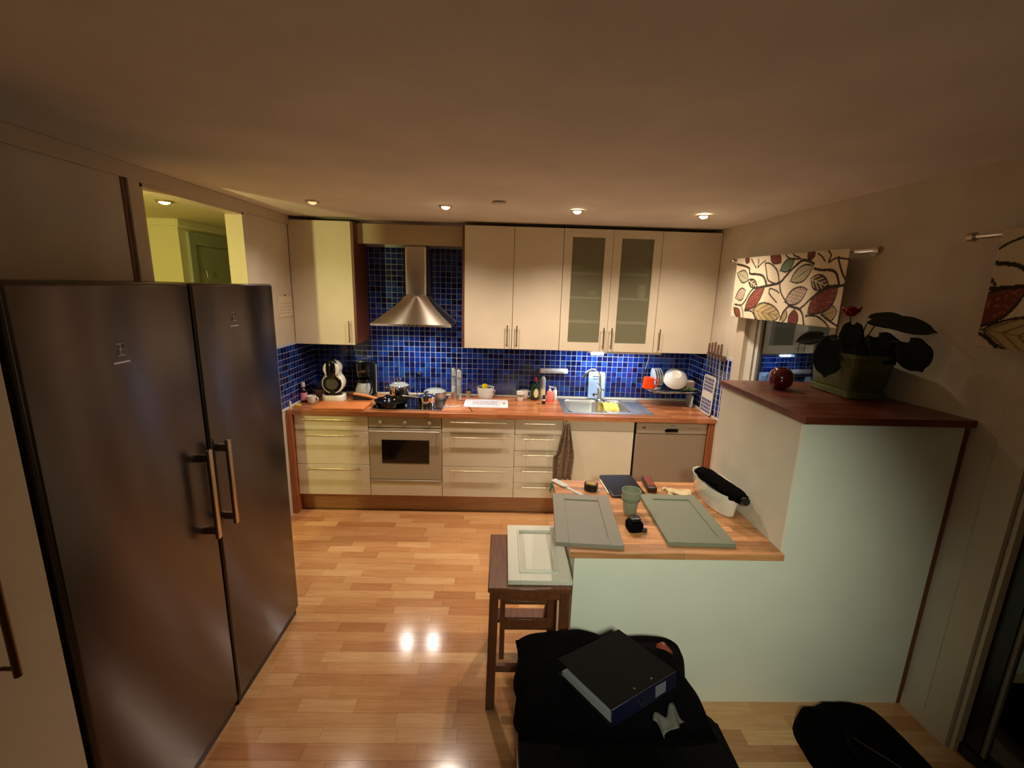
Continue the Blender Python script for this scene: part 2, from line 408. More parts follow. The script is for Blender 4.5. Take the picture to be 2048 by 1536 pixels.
m = MB(); rbox(m, -6.2, .237, 2.405, 2.416, 0, .012); struct(m.build('trim_4', 'trim_paint'))
# terrace ground and fence outside, in the night
struct(MB().box(3.6, 9, -6, 4, -.25, -.05).build('terrace_ground', 'outside_dark', smooth=False))

# ------------------------------------------------------------------ tiles
PT = .0485
TS = PT-.0046
tmesh = []
for k in range(6):
    t = MB().box(-TS/2, TS/2, -.004, .004, -TS/2, TS/2, .0012).build('tile', TILE[k], smooth=False); tmesh.append(t.data); bpy.data.objects.remove(t)
MB().box(-.05, 3.45, .598, .606, .90, 2.26).build('grout', 'grout', wb)
m = MB(); n = 0
for i in range(72):
    for j in range(28):
        x = -.05+PT*(i+.5); z = .918+PT*(j+.5)
        if x > 3.44: continue
        if j >= 10 and not (.44 < x < 1.37): continue
        if z > 2.24: continue
        k = random.choices(range(6), TW)[0]
        if j < 10 and 1.0 < x < 2.47 and n < 300:
            o = bpy.data.objects.new('tile', tmesh[k]); COL.objects.link(o); o.parent = wb; n += 1
            o.location = (x, .5984+random.uniform(-.0003, .0003), z); o.rotation_euler = (random.uniform(-.006, .006), 0, random.uniform(-.006, .006))
        else:
            m.mi = k; M = Matrix.Translation((x, .5984, z)) @ Matrix.Rotation(random.uniform(-.008, .008), 4, 'Z') @ Matrix.Rotation(random.uniform(-.008, .008), 4, 'X')
            m.box(-TS/2, TS/2, -.004, .004, -TS/2, TS/2, M=M)
o = m.build('tiles', TILE, wb, smooth=False); o['kind'] = 'stuff'
for side in ('wall_left', 'wall_right'):
    par = bpy.data.objects[side]; m = MB()
    ylo = -.11 if side == 'wall_left' else -.14
    if side == 'wall_left': MB().box(-.05, -.045, ylo, .6, .90, 1.42).build('grout', 'grout', par)
    else:
        g = MB(); rw_strip(g, ylo, .6, .90, 1.42, .006, -.006); g.build('grout', 'grout', par)
    for i in range(15):
        for j in range(10):
            y = .592-PT*(i+.5); z = .918+PT*(j+.5)
            if y-TS/2 < ylo: continue
            m.mi = random.choices(range(6), TW)[0]
            xx = -.0455 if side == 'wall_left' else RX(y)-.0055
            M = Matrix.Translation((xx, y, z)) @ Matrix.Rotation(random.uniform(-.008, .008), 4, 'Z')
            m.box(-.002, .002, -TS/2, TS/2, -TS/2, TS/2, M=M)
    o = m.build('tiles', TILE, par, smooth=False); o['kind'] = 'stuff'
struct(MB().box(-.05, 3.45, .578, .594, .90, .917, .003).build('trim_5', 'cabinet'))
m = MB(); rbox(m, -.1, .578, .90, .917, .004, .018); struct(m.build('trim_6', 'white_paint'))
struct(MB().box(-.046, -.032, -.1, .578, .90, .917, .003).build('trim_7', 'white_paint'))

# ------------------------------------------------------------------ base units
def hbar(m, x0, x1, y, z, r=.0055, off=.028):
    m.cyl((x0, y-off, z), (x1, y-off, z), r, n=10)
    for x in (x0+.03, x1-.03): m.cyl((x, y, z), (x, y-off, z), .004, n=8)
def vbar(m, x, y, z0, z1, r=.0055, off=.028):
    m.cyl((x, y-off, z0), (x, y-off, z1), r, n=10)
    for z in (z0+.03, z1-.03): m.cyl((x, y, z), (x, y-off, z), .004, n=8)
def base_unit(x0, x1, label, splits, hl, mname='base_cabinet'):
    t = thing(mname, label, 'cabinet', ((x0+x1)/2, 0, 0)); w = x1-x0
    MB().box(-w/2+.001, w/2-.001, .02, .57, .16, .855).build('body', 'cabinet_edge', t, smooth=False)
    for z0, z1 in splits:
        d = MB().box(-w/2+.0015, w/2-.0015, 0, .019, z0+.0015, z1-.0015, .002).build('drawer', 'cabinet', t)
        h = MB(); hbar(h, -hl/2, hl/2, 0, z1-.031); h.build('handle', 'brushed', d)
    return t
S3 = [(.16, .434), (.434, .726), (.726, .857)]
base_unit(0, .6, 'cream three-drawer base unit left of the oven, lit yellow', S3, .47)
base_unit(1.2, 1.8, 'cream three-drawer base unit right of the oven', S3, .46)
base_unit(1.8, 2.2, 'narrow cream base unit with five drawers', [(.16, .297), (.297, .441), (.441, .584), (.584, .724), (.724, .857)], .25)
t = thing('sink_cabinet', 'cream handleless sink cabinet behind the hanging towel', 'cabinet', (2.495, 0, 0))
MB().box(-.294, .294, .02, .57, .16, .70).build('body', 'cabinet_edge', t, smooth=False)
MB().box(-.2935, .2935, 0, .019, .1615, .77, .002).build('door', 'cabinet', t)
MB().box(-.2935, .2935, 0, .019, .772, .8555, .002).build('false_front', 'cabinet', t)
# oven
t = thing('oven', 'stainless steel built-in oven under the hob', 'oven', (.9, 0, 0))
MB().box(-.297, .297, .02, .56, .285, .855).build('body', 'black_plastic', t, smooth=False)
MB().box(-.297, .297, -.004, .02, .765, .855, .003).build('control_panel', 'oven_steel', t)
for x in (-.2, 0, .2):
    k = MB().cyl((x, -.004, .812), (x, -.022, .812), .017, .014, 20)
    k.box(x-.002, x+.002, -.026, -.02, .800, .824); k.build('knob', 'oven_steel', t)
m = MB(); m.box(-.297, .297, -.004, .02, .31, .757, .003)
dd = m.build('door', 'oven_steel', t)
MB().box(-.195, .195, -.0065, -.0035, .455, .66, .001).build('window', 'black_glass', dd)
m = MB(); m.cyl((-.285, -.045, .742), (.285, -.045, .742), .009, n=14)
for x in (-.26, .26): m.cyl((x, -.004, .742), (x, -.045, .742), .007, n=8)
m.build('handle', 'steel', dd)
MB().box(-.297, .297, -.006, .02, .286, .306, .003).build('vent_strip', 'oven_steel', t)
tag(MB().box(.602, 1.198, 0, .019, .162, .283, .002).build('filler_panel', 'cabinet'), 'low cream filler panel under the oven', 'panel')
# dishwasher
t = thing('dishwasher', 'stainless steel dishwasher at the right end of the counter', 'dishwasher', (3.1, 0, 0))
MB().box(-.297, .297, .02, .57, .16, .85).build('body', 'black_plastic', t, smooth=False)
MB().box(-.292, .297, -.004, .02, .165, .758, .003).build('door', 'dishwasher_steel', t)
cp = MB().box(-.292, .297, -.006, .02, .762, .852, .003).build('control_panel', 'white_paint', t)
cp.data.materials[0] = mat('dw_panel', (176, 160, 140), .4, .35, bump=.02)
m = MB().box(-.055, .055, -.010, -.005, .776, .806, .002); m.box(-.05, .05, -.011, -.009, .779, .797); m.build('grip', 'black_gloss', cp)
m = MB().box(-.245, -.215, -.0075, -.006, .806, .818, .001); m.cyl((-.23, -.006, .812), (-.23, -.009, .812), .005, n=12); m.build('button', 'mark_grey', cp)
m = MB()
for i in range(9): m.box(.135+i*.012, .143+i*.012, -.0068, -.006, .809, .812)
m.build('printed_marks', 'mark_grey', cp); m = MB()
for i in range(5): m.box(-.012+i*.009, -.006+i*.009, -.0068, -.006, .830, .834)
m.build('printed_marks', 'mark_grey', cp)
tag(MB().box(3.402, 3.449, -.02, .57, 0, .858, .002).build('end_panel', 'panel_wood'), 'reddish wooden end panel right of the dishwasher', 'panel')
tag(MB().box(-.049, -.002, -.035, .57, 0, .858, .002).build('end_panel', 'panel_wood'), 'reddish wooden end panel beside the fridge, left of the drawers', 'panel')
tag(MB().box(0, 3.40, .055, .075, .001, .158, .002).build('plinth', 'plinth_wood'), 'long brown wooden plinth under the base units', 'plinth')
# worktop with sink cut-out
m = MB(); SX0, SX1, SY0, SY1 = 2.235, 2.945, .085, .555
for bx in ((-.048, SX0, -.025, .592), (SX1, 3.449, -.025, .592), (SX0, SX1, -.025, SY0), (SX0, SX1, SY1, .592)):
    m.box(bx[0], bx[1], bx[2], bx[3], .862, .90)
bmesh.ops.remove_doubles(m.bm, verts=m.bm.verts, dist=.0001)
tag(m.build('worktop', 'worktop_wood', smooth=False), 'long orange-brown butcher block worktop along the tiled wall', 'worktop')

# ------------------------------------------------------------------ sink, tap
ST = .903
t = thing('sink', 'stainless steel inset sink with two bowls and a drainer', 'sink', (2.59, .32, .9))
def bowl(m, cx, cy, w, d, depth, r):
    rings = []
    for k, (s, z) in enumerate(((1.0, .004), (.975, -.004), (.95, -.03), (.92, -depth+.02), (.86, -depth))):
        rings.append([Vector((cx+(p[0])*s, cy+(p[1])*s, z)) for p in rrect(w, d, r, 6)])
    m.loft(rings, False, True)
m = MB()
# rim as boxes around three openings
X = [-.38, -.335, -.01, .035, .20, .235, .355, .38]; 
def flat(x0, x1, y0, y1, z1=.005): m.box(x0, x1, y0, y1, .0005, z1)
flat(-.38, .38, -.265, -.225); flat(-.38, .38, .2, .265); flat(-.38, -.335, -.225, .2); flat(-.01, .035, -.225, .2); flat(.20, .38, -.225, .2, .003)
flat(.035, .20, -.225, -.19)
m.build('rim', 'steel', t)
m = MB(); bowl(m, -.1725, -.0125, .33, .43, .16, .07); m.build('bowl', 'steel', t, flip=False)
m = MB(); bowl(m, .1175, .005, .17, .39, .12, .06); m.build('bowl', 'steel', t, flip=False)
m = MB()
for k in range(6): m.cyl((.235+k*.022, -.2, .0035), (.235+k*.022, .18, .0035), .0028, n=8)
m.tube([(.205, -.21, .005), (.222, .0, .005), (.21, .185, .005), (.3, .19, .005), (.365, .185, .005), (.365, -.21, .005)], .004, 8)
m.build('drainer', 'steel', t)
for cx_, cy_, zz in ((-.1725, -.01, -.158), (.1175, .005, -.118)):
    MB().lathe([(.03, 0), (.03, .002), (.012, .003), (.01, 0)], (cx_, cy_, zz), 20).build('drain', 'chrome', t)
t = thing('kitchen_tap', 'chrome gooseneck tap behind the sink', 'tap', (2.595, .52, .905))
MB().lathe([(.028, 0), (.028, .008), (.022, .014), (.021, .09), (.024, .10), (.022, .115), (.013, .12)]).build('tap_body', 'chrome', t)
m = MB(); m.tube([(0, 0, .11), (-.002, 0, .18), (-.012, -.01, .245), (-.05, -.03, .29), (-.10, -.055, .30), (-.145, -.08, .275), (-.165, -.09, .245)], .011, 12, sub=5)
m.cyl((-.163, -.089, .25), (-.170, -.092, .225), .014, .013, 14); m.build('spout', 'chrome', t)
m = MB(); m.cyl((0, 0, .095), (.03, -.03, .105), .010, .009, 10); m.tube([(.02, -.02, .10), (-.015, -.05, .14), (-.04, -.06, .17)], .006, 8, sub=3); m.build('lever', 'chrome', t)
m = MB(); m.cyl((-.02, -.012, .05), (-.05, -.03, .058), .012, .012, 12); m.cyl((-.045, -.027, .056), (-.06, -.036, .06), .016, .014, 12); m.build('dishwasher_valve', 'chrome', t)
# yellow cloth over the divider
m = MB()
def fcl(u, v):
    x = -.055+.13*u; s = v*.30-.08
    z = .012+.008*math.sin(u*17+v*3)+.004*math.sin(v*22)
    if s < 0: return Vector((x, .10, z+s*1.0))
    if s > .17: return Vector((x+.02, -.07-(s-.17)*.2, z-(s-.17)*.9))
    return Vector((x+.02*v, .10-s, z+.03*math.sin(s/.17*math.pi)))
m.sheet(fcl, 14, 16); o = m.build('dishcloth', 'yellow_cloth', solid=.003); o.location = (2.605, .24, .905)
tag(o, 'crumpled yellow dishcloth draped over the sink divider', 'cloth')
# pale blue board behind tap
m = MB(); m.prism(rrect(.155, .25, .02, 5, 0, .125), -.004, .004, Matrix.Translation((2.575, .565, .9135)) @ Matrix.Rotation(R(86), 4, 'X'))
b1 = m.build('cutting_board', 'pale_blue'); tag(b1, 'pale blue plastic cutting board standing behind the tap', 'cutting board')
MB().box(2.53, 2.60, .552, .556, 1.118, 1.126, .001).build('grip_slot', 'mark_grey', b1)

# ------------------------------------------------------------------ wall units
YU, ZB, ZT = .237, 1.415, 2.39
def wall_unit(x0, x1, label, doors, hz=(1.425, 1.605)):
    t = thing('wall_cabinet', label, 'cabinet', ((x0+x1)/2, YU, 0)); w = x1-x0
    MB().box(-w/2+.001, w/2-.001, .02, .352, ZB, ZT-.003).build('body', 'cabinet_edge', t, smooth=False)
    n = len(doors); dw = w/n
    for i, hs in enumerate(doors):
        xa = -w/2+i*dw
        d = MB().box(xa+.0015, xa+dw-.0015, 0, .019, ZB-.012, ZT, .002).build('door', 'cabinet', t)
        h = MB(); vbar(h, xa+dw-.04 if hs > 0 else xa+.04, 0, hz[0], hz[1]); h.build('handle', 'brushed', d)
    return t
wl = wall_unit(-.046, .45, 'cream wall cabinet in the left corner, lit yellow', [1])
MB().box(.2485, .2665, .002, .352, ZB, ZT-.002, .001).build('side_panel', 'cabinet_side_wood', wl)
t2 = wall_unit(1.357, 2.159, 'cream wall cabinet pair right of the cooker hood', [1, -1])
MB().box(-.4175, -.4015, .002, .352, ZB-.01, ZT-.002, .001).build('side_panel', 'cabinet_side_wood', t2)
wall_unit(2.961, 3.448, 'cream single-door wall cabinet in the right corner', [-1])
# glass unit
t = thing('glass_cabinet', 'cream wall cabinet with two frosted glass doors over the sink', 'cabinet', (2.56, YU, 0))
m = MB(); W = .4
m.box(-W+.001, -W+.018, .02, .352, ZB, ZT-.003); m.box(W-.018, W-.001, .02, .352, ZB, ZT-.003); m.box(-W+.018, W-.018, .02, .352, ZB, ZB+.018)
m.box(-W+.018, W-.018, .02, .352, ZT-.021, ZT-.003); m.box(-W+.018, W-.018, .34, .352, ZB+.018, ZT-.021); m.build('body', 'inside', t, smooth=False)
for z in (1.645, 1.845, 2.045): MB().box(-W+.019, W-.019, .03, .339, z-.009, z+.009, .001).build('shelf', 'white_paint', t)
for s in (-1, 1):
    xa, xb = (-.399, -.0015) if s < 0 else (.0015, .399)
    ga, gb = (xa+.068, xb-.066)
    m = MB(); m.box(xa, ga, 0, .019, ZB-.012, ZT); m.box(gb, xb, 0, .019, ZB-.012, ZT); m.box(ga, gb, 0, .019, ZB-.012, 1.475); m.box(ga, gb, 0, .019, 2.325, ZT)
    d = m.build('door', 'cabinet', t, smooth=False)
    MB().box(ga-.003, gb+.003, .008, .012, 1.472, 2.328).build('glass_pane', 'frost_glass', d, smooth=False)
    h = MB(); vbar(h, -.034 if s < 0 else .034, 0, 1.425, 1.605); h.build('handle', 'brushed', d)
for (x, z, nm, lb) in ((2.44, 1.855, 'bowl', 'small white bowl behind the left frosted door'), (2.86, 1.855, 'jug', 'white jug behind the right frosted door')):
    m = MB()
    if nm == 'bowl': m.lathe([(.02, 0), (.05, .03), (.055, .05), (.052, .05), (.045, .03), (.01, .008)], n=24)
    else: m.lathe([(.035, 0), (.045, .03), (.04, .09), (.045, .11), (.042, .11), (.036, .09), (.03, .01)], n=24)
    o = m.build(nm, 'white_ceramic'); o.location = (x, .36, z); tag(o, lb, nm)
# filler above the hood
tag(MB().box(.468, 1.338, .345, .36, 2.232, 2.39, .001).build('hood_filler_panel', 'cabinet_side_wood'), 'brownish filler panel above the cooker hood', 'panel')
bpy.data.objects['hood_filler_panel'].data.materials[0] = mat('filler', (186, 168, 136), .6, bump=.05)
# hood
t = thing('cooker_hood', 'stainless steel chimney cooker hood over the hob', 'cooker hood', (.94, .35, 0))
m = MB(); hw_, hb = .325, .245
def rect(x, y0, y1, z): return [Vector(p) for p in ((-x, y0, z), (x, y0, z), (x, y1, z), (-x, y1, z))]
rings = [rect(hw_, -hb, .245, 1.582), rect(hw_, -hb, .245, 1.60)]
for k in range(1, 9):
    u = k/8; e = (1-u)**1.25
    rings.append(rect(.095+(hw_-.095)*e, -(.0+(hb)*e), .245, 1.60+.22*u))
m.loft(rings, False, True); m.build('canopy', 'hood_steel', t, angle=25)
m = MB(); m.box(-.096, .096, -.001, .24, 1.815, 2.23, .022, 4); m.build('chimney', 'hood_steel', t)
MB().box(-.318, .318, -.238, .24, 1.583, 1.588).build('filter', 'oven_steel', t, smooth=False)
for x in (-.14, .12): MB().cyl((x, -.05, 1.584), (x, -.05, 1.579), .022, n=18).build('hood_lamp', 'lamp_hood', t)
for k in range(4): MB().cyl((-.05+k*.033, -.246, 1.591), (-.05+k*.033, -.250, 1.591), .006, n=10).build('button', 'black_plastic', t)
# under-cabinet strip lamp
t = thing('strip_lamp', 'white strip lamp under the glass cabinet', 'lamp', (2.74, .42, 1.355))
MB().box(-.30, .36, -.02, .05, .008, .045, .004).build('housing', 'white_plastic', t)
MB().box(-.27, -.16, -.03, .0, -.008, .008, .003).build('diffuser', 'lamp_cool', t)
t = thing('puck_lamp', 'small white puck lamp under the wall cabinets, left of the strip lamp', 'lamp', (2.30, .42, 1.380))
MB().box(-.08, .05, -.03, .03, .003, .02, .004).build('housing', 'white_plastic', t)
# small yellow lit box under left wall cabinet
# dispenser bar on tiles
t = thing('foil_dispenser', 'slim white dispenser hanging on the blue tiles', 'dispenser', (2.165, .57, 1.165))
MB().box(-.13, .13, -.03, .018, -.022, .022, .008, 2).build('case', 'white_plastic', t)
MB().box(-.075, .09, -.034, -.029, -.014, .002, .002).build('front_slot', 'light_grey', t)
for x in (-.09, .055): MB().tube([(x, -.005, .02), (x, .005, .09), (x, .005, .215)], .0025, 6).build('hanging_wire', 'cord', t)
m = MB(); m.tube([(3.045, .57, 1.40), (3.035, .585, 1.36), (3.05, .588, 1.31), (3.03, .588, 1.20)], .003, 6, sub=4)
tag(m.build('cord', 'cord'), 'grey cord hanging on the tiles right of the strip lamp', 'cord')

# ------------------------------------------------------------------ hob and pans
t = thing('hob', 'black glass ceramic hob with a steel rim', 'hob', (.9, .30, .9))
MB().box(-.29, .29, -.255, .255, .0005, .006, .002).build('glass', 'black_glass', t)
for y_ in (.2585, -.2585): MB().box(-.292, .292, y_-.0035, y_+.0035, .0005, .008).build('rim', 'steel', t)
for (x, y, r) in ((-.14, -.12, .105), (.15, -.12, .08), (-.14, .13, .08), (.15, .13, .105)):
    m = MB(); m.lathe([(r-.002, 0), (r-.002, .0006), (r, .0006), (r, 0)], (x, y, .006), 40, cap0=False, cap1=False); m.build('cooking_zone', 'mark_grey', t)
def pan_prof(r, h, wall=.003, base=.92): return [(r*base, 0), (r*.98, .012), (r, h), (r+.003, h+.002), (r-wall, h), (r*.97-wall, .012), (r*base-wall, .005)]
HZ = .9065
t = thing('frying_pan', 'black frying pan with a pale wooden handle on the hob', 'pan', (.755, .155, HZ))
MB().lathe([(.11, 0), (.125, .02), (.138, .05), (.141, .052), (.135, .05), (.12, .018), (.10, .006)], n=40).build('pan_body', 'black_gloss', t)
m = MB(); m.tube([(-.13, .04, .045), (-.20, .075, .055), (-.30, .12, .06), (-.36, .15, .058)], .012, 10, sub=3); m.build('handle', 'handle_wood', t)
t = thing('stock_pot', 'tall steel stock pot with a glass lid at the back of the hob', 'pot', (.76, .43, HZ))
MB().lathe(pan_prof(.088, .115, .002, .97), n=36).build('pot_body', 'chrome', t)
for s in (-1, 1):
    m = MB(); m.tube([(s*.085, -.03, .095), (s*.118, -.025, .102), (s*.118, .025, .102), (s*.085, .03, .095)], .005, 8, sub=3); m.build('handle', 'chrome', t)
ld = MB().lathe([(.09, .115), (.086, .122), (.05, .142), (.018, .15), (.01, .151)], n=32).build('lid', 'smoke_glass', t)
m = MB(); m.lathe([(.022, .149), (.02, .156), (.01, .16), (.026, .172), (.028, .180), (.016, .188)], n=20); m.build('lid_knob', 'chrome', ld)
m = MB(); m.lathe([(.089, .113), (.092, .117), (.089, .120), (.087, .116)], n=36, cap0=False, cap1=False); m.build('lid_rim', 'chrome', ld)
t = thing('saucepan', 'small steel saucepan with lid and straight handle, front right of the hob', 'pan', (1.045, .20, HZ))
MB().lathe(pan_prof(.072, .075, .002, .97), n=32).build('pan_body', 'chrome', t)
m = MB(); m.tube([(-.07, -.01, .066), (-.12, -.02, .075), (-.20, -.03, .082)], .008, 8, sub=3); m.build('handle', 'brushed', t)
l_ = MB().lathe([(.074, .076), (.072, .082), (.045, .092), (.012, .097)], n=28).build('lid', 'chrome', t)
MB().lathe([(.006, .096), (.007, .106), (.02, .112), (.02, .120), (.008, .125)], n=18).build('lid_knob', 'chrome', l_)
t = thing('saute_pan', 'wide steel pan with a glass lid behind the saucepan', 'pan', (1.08, .43, HZ))
MB().lathe(pan_prof(.098, .065, .002, .95), n=36).build('pan_body', 'steel', t)
m = MB(); m.tube([(.095, -.01, .055), (.14, -.02, .062), (.2, -.03, .064)], .009, 8, sub=3); m.build('handle', 'brushed', t)
l_ = MB().lathe([(.101, .066), (.098, .074), (.06, .093), (.015, .1)], n=32).build('lid', 'smoke_glass', t)
m = MB(); m.lathe([(.100, .064), (.103, .068), (.100, .071), (.097, .068)], n=36, cap0=False, cap1=False); m.build('lid_rim', 'chrome', l_)
t = thing('whisk', 'steel ladle standing upright in the pots at the back of the hob', 'ladle', (.90, .52, HZ))
t.name = 'ladle'
MB().tube([(0, 0, .0), (.01, .02, .08), (.02, .05, .2)], .004, 8, sub=2).build('shaft', 'chrome', t)
MB().lathe([(.002, -.012), (.02, -.006), (.028, .006), (.026, .008), (.016, 0)], (.02, .045, .21), 20).build('ladle_bowl', 'chrome', t)

# ------------------------------------------------------------------ left counter items
CT = .9005
def put(o, x, y, z=CT, rz=0): o.location = (x, y, z); o.rotation_euler = (0, 0, R(rz)); return o
t = thing('soap_bottle', 'dark bottle with a pink label and white cap in the left corner', 'bottle', (-.012, .24, CT))
MB().lathe([(.026, 0), (.029, .006), (.029, .10), (.02, .118), (.012, .125), (.012, .135)], n=24).build('bottle_body', 'dark_bottle', t)
MB().lathe([(.0297, .02), (.0297, .085), (.0290, .085), (.0290, .02)], n=24, cap0=False, cap1=False).build('bottle_label', 'pink', t)
m = MB(); m.lathe([(.015, .133), (.016, .155), (.014, .16)], n=18); m.tube([(0, 0, .158), (.0, 0, .172)], .016, 14, .013); m.build('cap', 'white_plastic', t)
def mug(name, x, y, z, r, h, m_, label, ha=0, group=None, taper=.8, cat='mug', flip=False):
    t = thing(name, label, cat, (x, y, z), ha, group)
    if flip: prof = [(r, 0), (r*.97, h*.3), (r*taper, h), (r*.3, h+.001), (r*.2, h-.003), (r*taper-.004, h-.004), (r*.93, h*.3), (r-.004, 0)]
    else: prof = [(r*taper*.8, 0), (r*taper, .008), (r*.95, h*.6), (r, h), (r-.003, h+.001), (r*.9-.003, h*.6), (r*taper-.004, .01), (.003, .007)]
    MB().lathe(prof, n=28).build('cup', m_, t)
    k = MB(); k.tube([(r*.88, 0, h*.8), (r*1.35, 0, h*.82), (r*1.55, 0, h*.5), (r*1.2, 0, h*.22), (r*.8, 0, h*.2)], .005, 8, sub=4); k.build('handle', m_, t)
    return t
mug('mug', .068, .20, CT, .038, .066, 'white_ceramic', 'small white coffee cup left of the capsule coffee machine', -8)
o = put(MB().lathe([(.05, 0), (.06, .01), (.075, .06), (.08, .075), (.075, .075), (.055, .012)], n=30).build('bowl', 'beige_stone'), .052, .46); tag(o, 'beige bowl behind the white cup, lower one of two', 'bowl')
o = put(MB().lathe([(.07, 0), (.078, .02), (.082, .045), (.078, .045), (.07, .01)], n=30).build('bowl', 'blue_stone'), .052, .46, CT+.0765); tag(o, 'dark blue bowl stacked on the beige bowl', 'bowl')
# capsule machine
t = thing('capsule_coffee_machine', 'round white and black capsule coffee machine on the left counter', 'coffee machine', (.215, .33, CT), 4)
MB().prism(rrect(.188, .17, .06, 6, 0, .0), 0, .056, bv=.008).build('base', 'white_ceramic', t)
MB().prism(rrect(.15, .10, .045, 6, 0, -.025), .0565, .064, bv=.002).build('drip_tray', 'black_plastic', t)
m = MB()     # figure-of-eight body: lower ring body and upper head
def disc(m, cx, cz_, r, y0, y1, n=36, bv=.0):
    m.tube([(cx, y0, cz_), (cx, y0+.006, cz_), (cx, y1-.006, cz_), (cx, y1, cz_)], lambda u: r if .2 < u < .8 else r-.006, n)
disc(m, 0, .155, .092, -.045, .06); disc(m, 0, .285, .066, -.07, .06)
m.prism([(-.06, .205), (.06, .205), (.055, .27), (-.055, .27)], -.05, .055, Matrix(((1, 0, 0, 0), (0, 0, 1, 0), (0, 1, 0, 0), (0, 0, 0, 1))))
m.build('body', 'white_ceramic', t)
m = MB(); disc(m, 0, .155, .078, -.052, -.040); m.build('front_ring', 'black_gloss', t)
m = MB(); disc(m, 0, .155, .056, -.056, -.05); m.build('front_disc', mat('smoke_disc', (72, 70, 60), .15, coat=.6, bump=.01), t)
m = MB(); m.lathe([(.002, -.018), (.03, -.016), (.046, .01), (.05, .06), (.046, .11), (.03, .135), (.002, .14)], (0, -.045, .225), 28, sy=.9); m.build('capsule_head', 'black_gloss', t)
m = MB(); m.cyl((0, -.055, .062), (0, -.055, .09), .02, .02, 14); m.box(-.02, .02, -.05, .04, .055, .09); m.build('spout_base', 'black_plastic', t)
# filter coffee maker
t = thing('filter_coffee_maker', 'black filter coffee maker with a glass jug beside the hob', 'coffee machine', (.45, .46, CT), 0)
MB().prism(rrect(.17, .21, .03, 5, 0, -.02), 0, .03, bv=.005).build('base', 'black_plastic', t)
MB().prism(rrect(.17, .08, .02, 5, 0, .06), .03, .32, bv=.005).build('water_tank', 'black_plastic', t)
m = MB(); m.lathe([(.05, .185), (.068, .20), (.078, .30), (.075, .325), (.05, .332)], (0, -.03, 0), 28); m.build('filter_basket', 'black_gloss', t)
MB().box(-.03, .03, -.108, -.10, .24, .262, .003).build('badge', 'bronze', t)
jg = MB().lathe([(.058, .032), (.072, .05), (.075, .085), (.055, .13), (.05, .15), (.048, .15), (.053, .13), (.072, .085), (.07, .052), (.055, .036)], (0, -.05, 0), 30).build('jug', 'clear_glass', t)
MB().lathe([(.052, .148), (.054, .16), (.05, .175), (.02, .182)], (0, -.05, 0), 26).build('jug_lid', 'black_gloss', jg)
m = MB(); m.tube([(.045, -.08, .155), (.08, -.115, .15), (.085, -.12, .10), (.065, -.10, .06)], .007, 8, sub=4); m.build('jug_handle', 'black_plastic', jg)
m = MB(); m.tube([(.088, .03, .04), (.092, .03, .18), (.092, .03, .30)], .006, 8); m.build('level_tube', 'smoke_glass', t)
# chopping board left
t = thing('chopping_board', 'thick wooden chopping board left of the hob', 'cutting board', (.36, .11, CT), -1)
MB().prism(rrect(.42, .22, .01, 3), 0, .02, bv=.004).build('board', 'board_wood', t)
tag(put(MB().lathe([(.009, 0), (.009, .058), (.007, .062)], n=16).build('dowel_end', 'white_plastic'), -.028, .02), 'short white peg standing at the left end of the worktop', 'peg')
bpy.data.objects['dowel_end'].name = 'peg'
m = MB(); m.prism(rrect(.045, .03, .006, 3), 0, .014, bv=.003); tag(put(m.build('sponge', 'yellow_cloth'), -.008, .11, CT, 10), 'small pale yellow sponge by the left tiles', 'sponge')
# cable of the machines up the wall and small yellow lit package under the cabinet
m = MB()
for k in range(3): m.tube([(.26+k*.018, .585, 1.41), (.27+k*.02, .588, 1.25), (.25+k*.03, .588, 1.05)], .003, 6, sub=3)
tag(m.build('cable', 'black_plastic'), 'black cables hanging behind the capsule coffee machine', 'cable')

# ------------------------------------------------------------------ middle counter items
def mill(x, y, label, fill, low):
    t = thing('spice_mill', label, 'mill', (x, y, CT), 0)
    MB().lathe([(.023, 0), (.024, .004), (.024, .06), (.022, .064)], n=24).build('base', 'steel', t)
    MB().lathe([(.020, .064), (.020, .215), (.0185, .215), (.0185, .066)], n=24).build('tube', 'smoke_glass', t)
    MB().lathe([(.003, .067), (.0180, .068), (.0180, low), (.003, low+.004)], n=20).build('filling', fill, t)
    MB().lathe([(.0245, .213), (.0245, .222), (.022, .226), (.022, .275), (.019, .28), (.007, .282), (.007, .290), (.003, .292)], n=24).build('head', 'steel', t)
mill(1.245, .475, 'tall steel and glass mill with white salt, nearer the hob', 'salt', .11)
mill(1.30, .40, 'tall steel and glass mill with dark peppercorns', 'pepper', .135)
t = thing('egg_cup', 'small dark basket-like cup right of the two mills', 'cup', (1.375, .535, CT))
MB().lathe([(.018, 0), (.02, .003), (.014, .02), (.026, .055), (.024, .055), (.012, .022)], n=18).build('cup', 'beige_stone', t)
m = MB(); m.tube([(-.02, 0, .045), (-.035, 0, .05), (-.035, 0, .015), (-.018, 0, .01)], .003, 6, sub=3); m.build('handle', 'bronze', t)
t = thing('compost_bin', 'white oval caddy holding yellow lemons on the counter', 'container', (1.535, .52, CT), 0)
m = MB(); m.lathe([(.062, 0), (.066, .004), (.080, .105), (.082, .108), (.077, .105), (.063, .006)], n=36, sx=1.0, sy=.8); m.build('container', 'white_plastic', t)
m = MB(); m.tube([(.07, -.03, .085), (.086, -.02, .078), (.082, .0, .05), (.071, -.0, .03)], .004, 6, sub=3); m.build('handle', 'white_plastic', t)
m = MB(); m.lathe([(.003, .08), (.045, .082), (.072, .088), (.074, .096)], n=30, sy=.8); m.build('liner', 'black_plastic', t)
